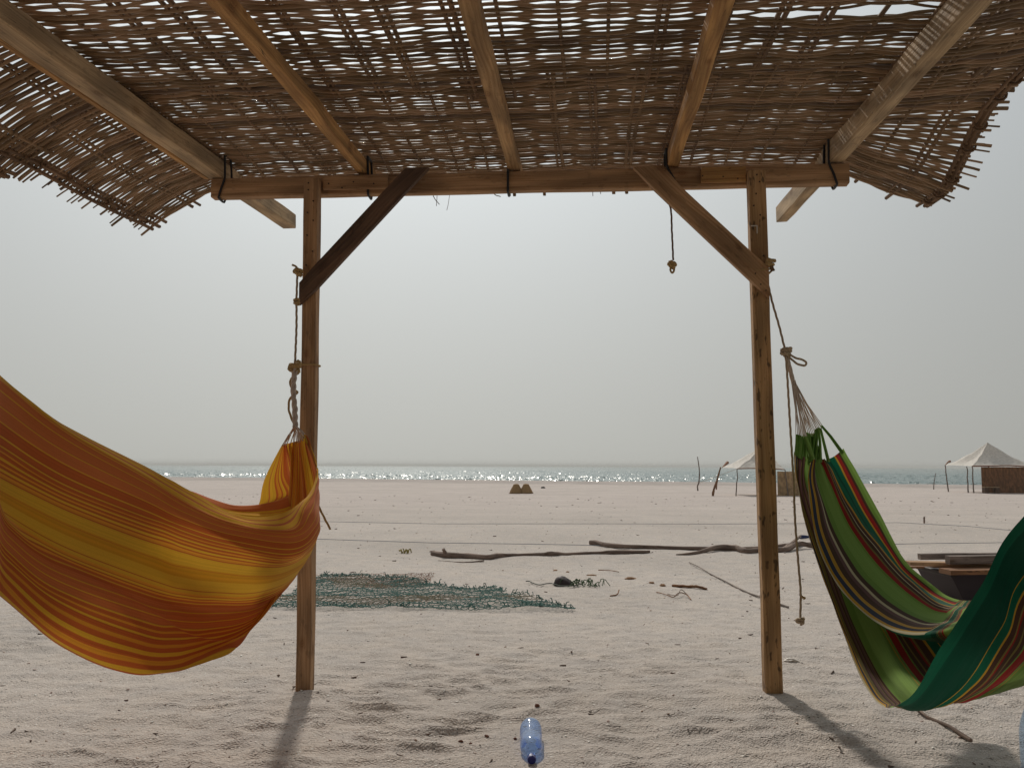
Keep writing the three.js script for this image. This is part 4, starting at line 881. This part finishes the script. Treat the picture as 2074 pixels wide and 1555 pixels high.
// --- planks lying on a dark upturned hull beyond the green hammock
{
  const g = tag(base('dark_tub', [0, 0, 0]), 'black sharply tapering tub that carries the stack of planks beyond the green hammock', 'tub');
  const top = [[2.941, 0.208, -6.05], [3.723, 0.211, -6.05]], by = -0.02;
  const bx0 = [3.057, -0, -6.073][0], zc = [3.057, -0, -6.073][2];
  const sh = new THREE.Shape();
  const yT = top[0][1], x0 = top[0][0], x1 = top[1][0];
  sh.moveTo(x0, yT); sh.lineTo(bx0, by); sh.quadraticCurveTo((bx0 + x1) / 2, by - 0.05, x1 - (bx0 - x0), by); sh.lineTo(x1, yT); sh.closePath();
  const e = new THREE.ExtrudeGeometry(sh, { depth: 0.5, bevelEnabled: true, bevelSize: 0.006, bevelThickness: 0.006, bevelSegments: 2, steps: 1 });
  e.translate(0, 0, zc - 0.46);
  part(g, 'shell', e, std({ color: lin(0.022, 0.012, 0.014), roughness: 0.75 }));
  part(g, 'rim', mergeGeometries([timberFrom([x0 + 0.015, yT - 0.004, zc + 0.05], [x0 + 0.015, yT - 0.004, zc - 0.47], 0.04, 0.03, 3), timberFrom([x1 - 0.015, yT - 0.004, zc + 0.05], [x1 - 0.015, yT - 0.004, zc - 0.47], 0.04, 0.03, 4)]), M.nail);
  const plank = (label, a, b, w, h, mat, seed) => tag(part(scene, 'plank', timberFrom(a, b, w, h, seed, 0, 0.002), mat), label, 'plank', 'planks stacked on the dark tub');
  const y1 = yT + 0.016;
  plank('thin splintered brown board, lowest and nearest in the plank stack', [x0 - 0.02, y1, zc + 0.0], [x1 + 0.2, y1 + 0.012, zc - 0.02], 0.03, 0.16, M.rustWood, 31);
  plank('warped tan board sticking out left of the tub under the other planks', [x0 - 0.19, y1 + 0.035, zc - 0.2], [x1 + 0.1, y1 + 0.012, zc - 0.22], 0.026, 0.12, M.pineBrown, 32);
  plank('thin flat lath poking out lowest at the left of the plank stack', [x0 - 0.17, y1 - 0.015, zc - 0.36], [x1, y1 + 0.01, zc - 0.36], 0.014, 0.06, M.rustWood, 33);
  plank('squared grey beam lying across the middle of the plank stack', [x0 + 0.05, y1 + 0.067, zc - 0.10], [x1 + 0.1, y1 + 0.075, zc - 0.16], 0.058, 0.06, M.greyWood, 34);
  const a = [3.126, 0.241, -6.9], b = [4.102, 0.252, -6.9];
  plank('long pale grey plank lying highest and farthest back in the stack', a, b, 0.045, 0.05, M.greyWood, 35);
  plank('short grey offcut leaning under the farthest plank', [a[0] + 0.37, a[1] - 0.03, a[2] + 0.06], [a[0] + 0.75, a[1] - 0.05, a[2] + 0.1], 0.06, 0.05, M.driftwood, 36);
  // trestle under the far plank
  const tr = tag(base('trestle', [0, 0, 0]), 'low weathered trestle bearing the far end of the planks, mostly hidden by the hammock', 'trestle');
  for (const dx of [0.55, 1.0]) { const gy = groundY(a[0] + dx, a[2]); for (const s of [-1, 1]) part(tr, 'leg', timberFrom([a[0] + dx, gy - 0.05, a[2] + 0.1 * s], [a[0] + dx, a[1] - 0.03, a[2] + 0.02 * s], 0.04, 0.04, 5 + s), M.greyWood); }
  part(tr, 'top_bar', timberFrom([a[0] + 0.5, a[1] - 0.045, a[2]], [a[0] + 1.05, a[1] - 0.045, a[2]], 0.035, 0.05, 9), M.greyWood);
}

// --- bottles
const pet = new THREE.MeshPhysicalMaterial({ color: lin(0.50, 0.67, 0.98), roughness: 0.06, transmission: 0.9, thickness: 0, ior: 1.5, side: THREE.DoubleSide });
const capMat = std({ color: lin(0.018, 0.02, 0.16), roughness: 0.4 });
const petClear = new THREE.MeshPhysicalMaterial({ color: lin(0.70, 0.82, 0.95), roughness: 0.08, transmission: 0.9, thickness: 0, ior: 1.5, side: THREE.DoubleSide });
function bottle(name, label, scale, mat = pet) {
  const b = tag(base(name, [0, 0, 0]), label, 'bottle');
  const prof = [[0.0, 0.012], [0.02, 0.008], [0.03, 0.0], [0.038, 0.003], [0.0425, 0.014], [0.043, 0.03]];
  for (let k = 0; k < 7; k++) { const y = 0.035 + k * 0.016; prof.push([0.0432, y], [0.0418, y + 0.005], [0.0418, y + 0.008], [0.0432, y + 0.013]); }
  for (const q of [[0.0432, 0.16], [0.0432, 0.20], [0.0425, 0.215], [0.039, 0.235], [0.032, 0.258], [0.024, 0.278], [0.0165, 0.292], [0.0135, 0.298], [0.0135, 0.304], [0.0165, 0.305], [0.0165, 0.308], [0.0128, 0.309], [0.0128, 0.316]]) prof.push(q);
  const g = new THREE.LatheGeometry(prof.map((p) => new THREE.Vector2(p[0] * scale, p[1] * scale)), 48);
  part(b, 'body', g, mat);
  const cap = new THREE.CylinderGeometry(0.0155 * scale, 0.016 * scale, 0.018 * scale, 40, 1).toNonIndexed(), cp = cap.attributes.position;
  for (let k = 0; k < cp.count; k++) { const a = Math.atan2(cp.getZ(k), cp.getX(k)), rr = Math.hypot(cp.getX(k), cp.getZ(k)); if (rr > 0.01 * scale) { const f = 1 + 0.02 * Math.sign(Math.sin(a * 20)); cp.setX(k, cp.getX(k) * f); cp.setZ(k, cp.getZ(k) * f); } }
  cap.computeVertexNormals();
  cap.translate(0, 0.322 * scale, 0);
  part(b, 'cap', cap, capMat);
  part(b, 'cap_ring', new THREE.CylinderGeometry(0.0158 * scale, 0.0158 * scale, 0.004 * scale, 32).translate(0, 0.3105 * scale, 0), capMat);
  return b;
}
{
  const b = bottle('plastic_bottle', 'empty clear blue plastic bottle lying on the sand with its dark cap towards the viewer', 0.84);
  const p = on([0.068, -0, -3.119]), q = on([0.065, 0, -2.795]);
  b.position.set(p.x, p.y + 0.034, p.z);
  const d = q.clone().sub(p); const L = 0.27; d.setLength(L); d.y = groundY(p.x + d.x, p.z + d.z) + 0.014 - p.y - 0.034;
  b.quaternion.setFromUnitVectors(new THREE.Vector3(0, 1, 0), d.normalize());
  const c = bottle('plastic_bottle', 'clear plastic water bottle with blue cap standing at the far right edge', 1.12, petClear);
  const e = [1.397, 0.28, -2.42];
  c.position.set(e[0], groundY(e[0], e[2]) - 0.01, e[2]);
  // printed band round the standing bottle
  part(c, 'label_band', new THREE.CylinderGeometry(0.0492, 0.0492, 0.05, 40, 1, true).translate(0, 0.085, 0), std({ color: lin(0.12, 0.20, 0.45), roughness: 0.5, side: THREE.DoubleSide }));
}

// --- baskets on the far sand
{
  const weave = colorTexture(256, 256, (u, v, c) => {
    const a = Math.sin(u * 6.2832 * 24), b = Math.sin(v * 6.2832 * 14), k = 0.75 + 0.25 * a * b + 0.15 * tileNoise(u, v, 30, 30, 3);
    c[0] = 0.40 * k; c[1] = 0.245 * k; c[2] = 0.105 * k;
  });
  const mat = std({ map: weave, roughness: 0.95, side: THREE.DoubleSide });
  const mk = (label, p) => {
    const b = tag(base('woven_cone', [0, 0, 0]), label, 'woven cone', 'woven cones on the far sand');
    const g = new THREE.CylinderGeometry(0.23, 0.52, 0.66, 24, 6), q = g.attributes.position;
    for (let k = 0; k < q.count; k++) { const y = q.getY(k), f = 1 + 0.10 * (1 - (y / 0.33) ** 2) + 0.04 * n3(q.getX(k) * 4, y * 4, q.getZ(k) * 4); q.setX(k, q.getX(k) * f); q.setZ(k, q.getZ(k) * f); }
    g.computeVertexNormals(); g.translate(0, 0.31, 0);
    part(b, 'woven_wall', g, mat);
    part(b, 'peak', new THREE.SphereGeometry(0.24, 20, 8, 0, Math.PI * 2, 0, Math.PI / 2).scale(1, 0.5, 1).translate(0, 0.63, 0), mat);
    part(b, 'rim', new THREE.TorusGeometry(0.53, 0.03, 8, 30).rotateX(Math.PI / 2).translate(0, 0.03, 0), M.ropeDark);
    const r = rng(3); for (let k = 0; k < 3; k++) { const a = 2.2 + k * 1.9; part(b, 'peg', timberFrom([Math.cos(a) * 0.57, -0.05, Math.sin(a) * 0.57], [Math.cos(a) * 0.52, 0.14, Math.sin(a) * 0.52], 0.03, 0.03, k), M.rustWood); }
    const w = on(p); b.position.set(w.x, w.y - 0.02, w.z);
    return b;
  };
  mk('brown woven cone standing far out on the sand, left one of a touching pair', [0.345, -66.798]);
  mk('brown woven cone standing far out on the sand, right one of a touching pair', [1.082, -66.798]);
}

// --- tents by the shore
function canopy(peak, corners, sag, seed, scallop = 0.1) {
  const pos = [], idx = [], uv = [], NA = 64, NR = 16, P = V(peak), C = corners.map(V);
  for (let i = 0; i <= NA; i++) {
    const f = i / NA * 4, k = Math.floor(f) % 4, t = f - Math.floor(f), a = C[k], b = C[(k + 1) % 4], e = a.clone().lerp(b, t);
    const m = a.clone().add(b).multiplyScalar(0.5), mid = C[0].clone().add(C[1]).add(C[2]).add(C[3]).multiplyScalar(0.25);
    e.addScaledVector(mid.clone().sub(m).setY(0), scallop * 4 * t * (1 - t));
    e.y += 0.18 * 4 * t * (1 - t) * scallop;
    for (let j = 0; j <= NR; j++) {
      const r = j / NR, q = P.clone().lerp(e, r);
      const rid = 1 - Math.abs(2 * t - 1);                                   // hangs lower between the corner ridges
      q.y -= sag * Math.sin(Math.PI * r) * (0.5 + 0.8 * rid) * (P.y - e.y);
      q.y += 0.12 * n3(q.x * 1.1 + seed, q.z * 1.1, 3) * Math.sin(Math.PI * r) + 0.11 * Math.sin(t * 40 + seed) * r * r * (1 - r) * 4 * 0.5;
      pos.push(q.x, q.y, q.z); uv.push(i / NA * 6, r * 2);
    }
  }
  for (let i = 0; i < NA; i++) for (let j = 0; j < NR; j++) { const a = i * (NR + 1) + j, b = a + 1, c = a + NR + 1, d = c + 1; idx.push(a, b, c, b, d, c); }
  const g = new THREE.BufferGeometry();
  g.setAttribute('position', new THREE.Float32BufferAttribute(pos, 3)); g.setAttribute('uv', new THREE.Float32BufferAttribute(uv, 2)); g.setIndex(idx);
  g.computeVertexNormals();
  return g;
}
const canvasTex = colorTexture(256, 256, (u, v, c) => { const k = 0.9 + 0.16 * tileNoise(u, v, 8, 8, 5) + 0.06 * tileNoise(u, v, 40, 40, 7); c[0] = 0.80 * k; c[1] = 0.76 * k; c[2] = 0.70 * k; });
const canvasMat = new THREE.MeshPhysicalMaterial({ map: canvasTex, roughness: 1, transmission: 0.25, thickness: 0, side: THREE.DoubleSide, specularIntensity: 0.2 });
const trimMat = std({ color: lin(0.22, 0.09, 0.04), roughness: 0.9, side: THREE.DoubleSide });
const crooked = (a, b, r, seed) => { const A = V(a), B = V(b), pts = []; for (let k = 0; k <= 8; k++) pts.push(A.clone().lerp(B, k / 8).add(new THREE.Vector3(0.06 * n3(seed, k * 0.5, 1), 0, 0.06 * n3(seed, k * 0.5, 5)))); return tube(curve(pts, 24), (s) => r * (1.1 - 0.3 * s), 7); };
function boardWall(parent, A, B, y0, y1, n, mats, seed) {
  const a = new THREE.Vector3(A[0], 0, A[1]), b = new THREE.Vector3(B[0], 0, B[1]), r = rng(seed), len = a.distanceTo(b), dir = b.clone().sub(a).normalize(), ang = -Math.atan2(dir.z, dir.x);
  for (let k = 0; k < n; k++) {
    const w = len / n - 0.012, g = new THREE.BoxGeometry(w, y1 - y0, 0.03), uvs = g.attributes.uv;
    for (let q = 0; q < uvs.count; q++) uvs.setXY(q, uvs.getX(q) * w * 0.25 + k * 0.37, uvs.getY(q) * (y1 - y0) * 0.6 + r());
    const m = part(parent, 'wall_panel', g, mats[Math.floor(r() * mats.length)]), c = a.clone().addScaledVector(dir, (k + 0.5) * len / n);
    m.position.set(c.x + dir.z * 0.008 * (k % 2), (y0 + y1) / 2 + 0.02 * (r() - 0.5), c.z - dir.x * 0.008 * (k % 2)); m.rotation.y = ang;
  }
}
{
  const t = tag(base('beach_tent', [0, 0, 0]), 'tent with a peaked cream canopy over a brown painted board hut at the far right', 'tent', 'canvas tents by the shore');
  const gy = (p) => groundY(p[0], p[2]);
  const pk = [40.388, 3.058, -75.5], fl = [37.504, 1.046, -72.6], bl = [37.68, 1.13, -77.5], fr = [42.801, 0.946, -72.6], bR = [45.767, 1.119, -78.5];
  part(t, 'canopy', canopy(pk, [fl, fr, bR, bl], 0.17, 3, 0.06), canvasMat);
  part(t, 'canopy_trim', mergeGeometries([tube(curve([fl, [fl[0] + 1.4, fl[1] + 0.02, fl[2] + 0.05], [fl[0] + 3.2, fl[1] + 0.05, fl[2] + 0.05], fr], 30), 0.05, 6), tube(curve([bl, [bl[0] + 0.9, bl[1] + 0.30, bl[2] - 1.2], [bl[0] + 1.5, bl[1] + 0.34, bl[2] - 2.2]], 20), (s) => 0.03 + 0.09 * s, 6)]), trimMat);
  for (const [p, q] of [[fl, [37.428, -1.063, -72.4]], [bl, [37.648, -0.986, -77]], [[37.571, 1.005, -73.6], [37.193, -1.076, -72.8]]]) part(t, 'pole', crooked([q[0], groundY(q[0], q[2]) - 0.2, q[2]], p, 0.055, q[0]), M.greyWood);
  part(t, 'pole', crooked([pk[0], groundY(pk[0], pk[2]), pk[2]], [pk[0], pk[1] - 0.03, pk[2]], 0.06, 5), M.greyWood);
  const wl = [38.641, -0.927, -73.4], wr = [43.503, -0.908, -73.4], y0 = groundY(wl[0], wl[2]) - 0.05, y1 = fl[1] - 0.06;
  boardWall(t, [wl[0], wl[2]], [wr[0], wr[2]], y0, y1, 5, [M.rustWood, M.pineDark, M.rustWood], 3);
  boardWall(t, [wl[0] + 2.5, wl[2] - 4.2], [wl[0] + 0.02, wl[2] - 0.05], y0, y1, 4, [M.rustWood], 5);
  const b = tag(base('bench', [0, 0, 0]), 'low pale topped bench against the brown board hut', 'bench');
  const bp = [38.995, -0.906, -72.7], by = groundY(bp[0], bp[2]);
  part(b, 'top', timberFrom([bp[0] - 0.6, by + 0.50, bp[2]], [bp[0] + 0.6, by + 0.50, bp[2]], 0.06, 0.45, 2), M.pinePale);
  for (const s of [-1, 1]) part(b, 'leg_board', timberFrom([bp[0] + s * 0.45, by - 0.05, bp[2]], [bp[0] + s * 0.45, by + 0.47, bp[2]], 0.3, 0.4, 4 + s), M.pineDark);
}
{
  const t = tag(base('beach_tent', [0, 0, 0]), 'tent with a rumpled cream canopy and plain plywood wall, half hidden by the right post', 'tent', 'canvas tents by the shore');
  const pk = [18.784, 2.48, -66.5], fl = [15.948, 0.791, -63], bl = [16.285, 0.85, -69], fr = [19.414, 0.733, -63.4], bR = [20.904, 0.906, -69];
  part(t, 'canopy', canopy(pk, [fl, fr, bR, bl], 0.10, 9, 0.05), canvasMat);
  part(t, 'canopy_trim', mergeGeometries([tube(curve([fl, [(fl[0] + fr[0]) / 2, fl[1] + 0.03, fl[2]], fr], 20), 0.035, 6), tube(curve([bl, [bl[0] + 0.5, bl[1] + 0.2, bl[2] - 1.2], [bl[0] + 1.0, bl[1] + 0.4, bl[2] - 2.4]], 16), (s) => 0.03 + 0.1 * s, 6)]), trimMat);
  for (const [p, q] of [[fl, [15.807, -1.078, -63]], [fr, [19.65, -1.076, -63.4]]]) part(t, 'pole', crooked([q[0], groundY(q[0], q[2]) - 0.2, q[2]], p, 0.04, q[0]), M.greyWood);
  part(t, 'pole', crooked([pk[0], groundY(pk[0], pk[2]), pk[2]], [pk[0], pk[1] - 0.03, pk[2]], 0.06, 8), M.greyWood);
  part(t, 'guy_rope', tube([V(fl), V([13.424, -0.242, -64])], 0.012, 5), M.ropePale);
  const wl = [18.941, -1.05, -63.6], wr = [21.186, -1.042, -63.6], y0 = groundY(wl[0], wl[2]) - 0.05, y1 = [18.979, 0.591, -63.6][1];
  boardWall(t, [wl[0], wl[2]], [wr[0], wr[2]], y0, y1, 2, [M.ply], 6);
  boardWall(t, [wl[0] + 1.1, wl[2] - 3], [wl[0] + 0.02, wl[2] - 0.05], y0, y1, 3, [M.ply], 8);
}
const stakeG = 'wooden stakes near the tents';
const stake = (label, pts, r, seed) => tag(part(scene, 'stake', stick(pts, r, r * 0.55, 0.3, seed, 8, 40), M.greyWood), label, 'stake', stakeG);
stake('tall crooked stake standing alone left of the cream tent', [[13.344, -0.804, -64], [13.314, -0.488, -64], [13.425, -0.137, -64], [13.472, 0.567, -64], [13.41, 1.166, -64], [13.346, 1.625, -64]], 0.055, 51);
stake('low thin stake standing left of the right tent', [[34.484, -0.852, -73], [34.496, -0.572, -73], [34.552, -0.171, -73], [34.699, 0.472, -73]], 0.045, 54);
{
  const t = tag(base('forked_post', [0, 0, 0]), 'leaning forked post between the lone stake and the cream tent', 'post');
  part(t, 'trunk', stick([[14.172, -1.153, -63], [14.25, -0.704, -63], [14.468, -0.115, -63], [14.617, 0.405, -63], [14.765, 0.891, -63]], 0.09, 0.05, 0.3, 61, 8), M.rustWood);
  part(t, 'prop', stick([[14.332, -0.659, -62.6], [14.419, -0.285, -62.8], [14.506, 0.058, -63]], 0.05, 0.06, 0.3, 62, 8), M.rustWood);
}
tag(part(scene, 'buoy', (() => { const g = new THREE.SphereGeometry(0.28, 20, 14); g.scale(1.1, 0.8, 1); return mergeGeometries([g, new THREE.CylinderGeometry(0.05, 0.08, 0.16, 12).translate(0, 0.26, 0)]); })(), std({ color: lin(0.03, 0.12, 0.35), roughness: 0.6 })), 'small bright blue buoy on the shore under the right tent', 'buoy').position.copy(on([66.071, -134.42], 0.15));

// --- shell grit and dry bits strewn over the sand
{
  const r = rng(64), n = 9000, m4 = new THREE.Matrix4(), q = new THREE.Quaternion(), e = new THREE.Euler(), c = new THREE.Color();
  const chip = new THREE.IcosahedronGeometry(1, 0); chip.scale(1, 0.35, 0.7);
  const white = new THREE.InstancedMesh(chip, std({ color: 0xffffff, roughness: 0.55 }), n);
  for (let k = 0; k < n; k++) {
    const d = 2.2 + 14 * Math.pow(r(), 1.7), x = (r() * 2 - 1) * (0.66 * d + 0.6), s = (0.0016 + 0.0075 * r() ** 5) * (0.7 + d * 0.06);
    q.setFromEuler(e.set((r() - 0.5) * 0.8, r() * 6.3, (r() - 0.5) * 0.8));
    m4.compose(new THREE.Vector3(x, groundY(x, -d) + s * 0.25, -d), q, new THREE.Vector3(s, s, s));
    white.setMatrixAt(k, m4);
    const t = r(); white.setColorAt(k, t < 0.62 ? c.setRGB(0.72, 0.69, 0.63) : t < 0.8 ? c.setRGB(0.34, 0.22, 0.15) : c.setRGB(0.5, 0.36, 0.3));
  }
  white.name = numbered('shell_grit'); white.castShadow = white.receiveShadow = true; scene.add(white);
  tag(white, 'broken white and brown shell grit strewn over the sand', null, null, 'stuff');
  const bit = new THREE.CylinderGeometry(0.5, 0.3, 1, 5); bit.rotateZ(Math.PI / 2);
  const N2 = 2400, bits = new THREE.InstancedMesh(bit, std({ color: 0xffffff, roughness: 0.95 }), N2);
  for (let k = 0; k < N2; k++) {
    const d = 2.3 + 60 * Math.pow(r(), 2.1), x = (r() * 2 - 1) * (0.66 * d + 0.6), l = (0.005 + 0.020 * r() ** 3) * (1 + d * 0.09), w = l * (0.10 + 0.25 * r());
    q.setFromEuler(e.set(0, r() * 6.3, (r() - 0.5) * 0.5));
    m4.compose(new THREE.Vector3(x, groundY(x, -d) + w * 0.3, -d), q, new THREE.Vector3(l, w, w));
    bits.setMatrixAt(k, m4);
    const t = 0.6 + 0.6 * r(); bits.setColorAt(k, c.setRGB(0.15 * t, 0.10 * t, 0.075 * t));
  }
  bits.name = numbered('dry_bits'); bits.castShadow = bits.receiveShadow = true; scene.add(bits);
  tag(bits, 'scattered dry twigs and weed crumbs on the sand', null, null, 'stuff');
}

camera.updateMatrixWorld();
renderer.render(scene, camera);
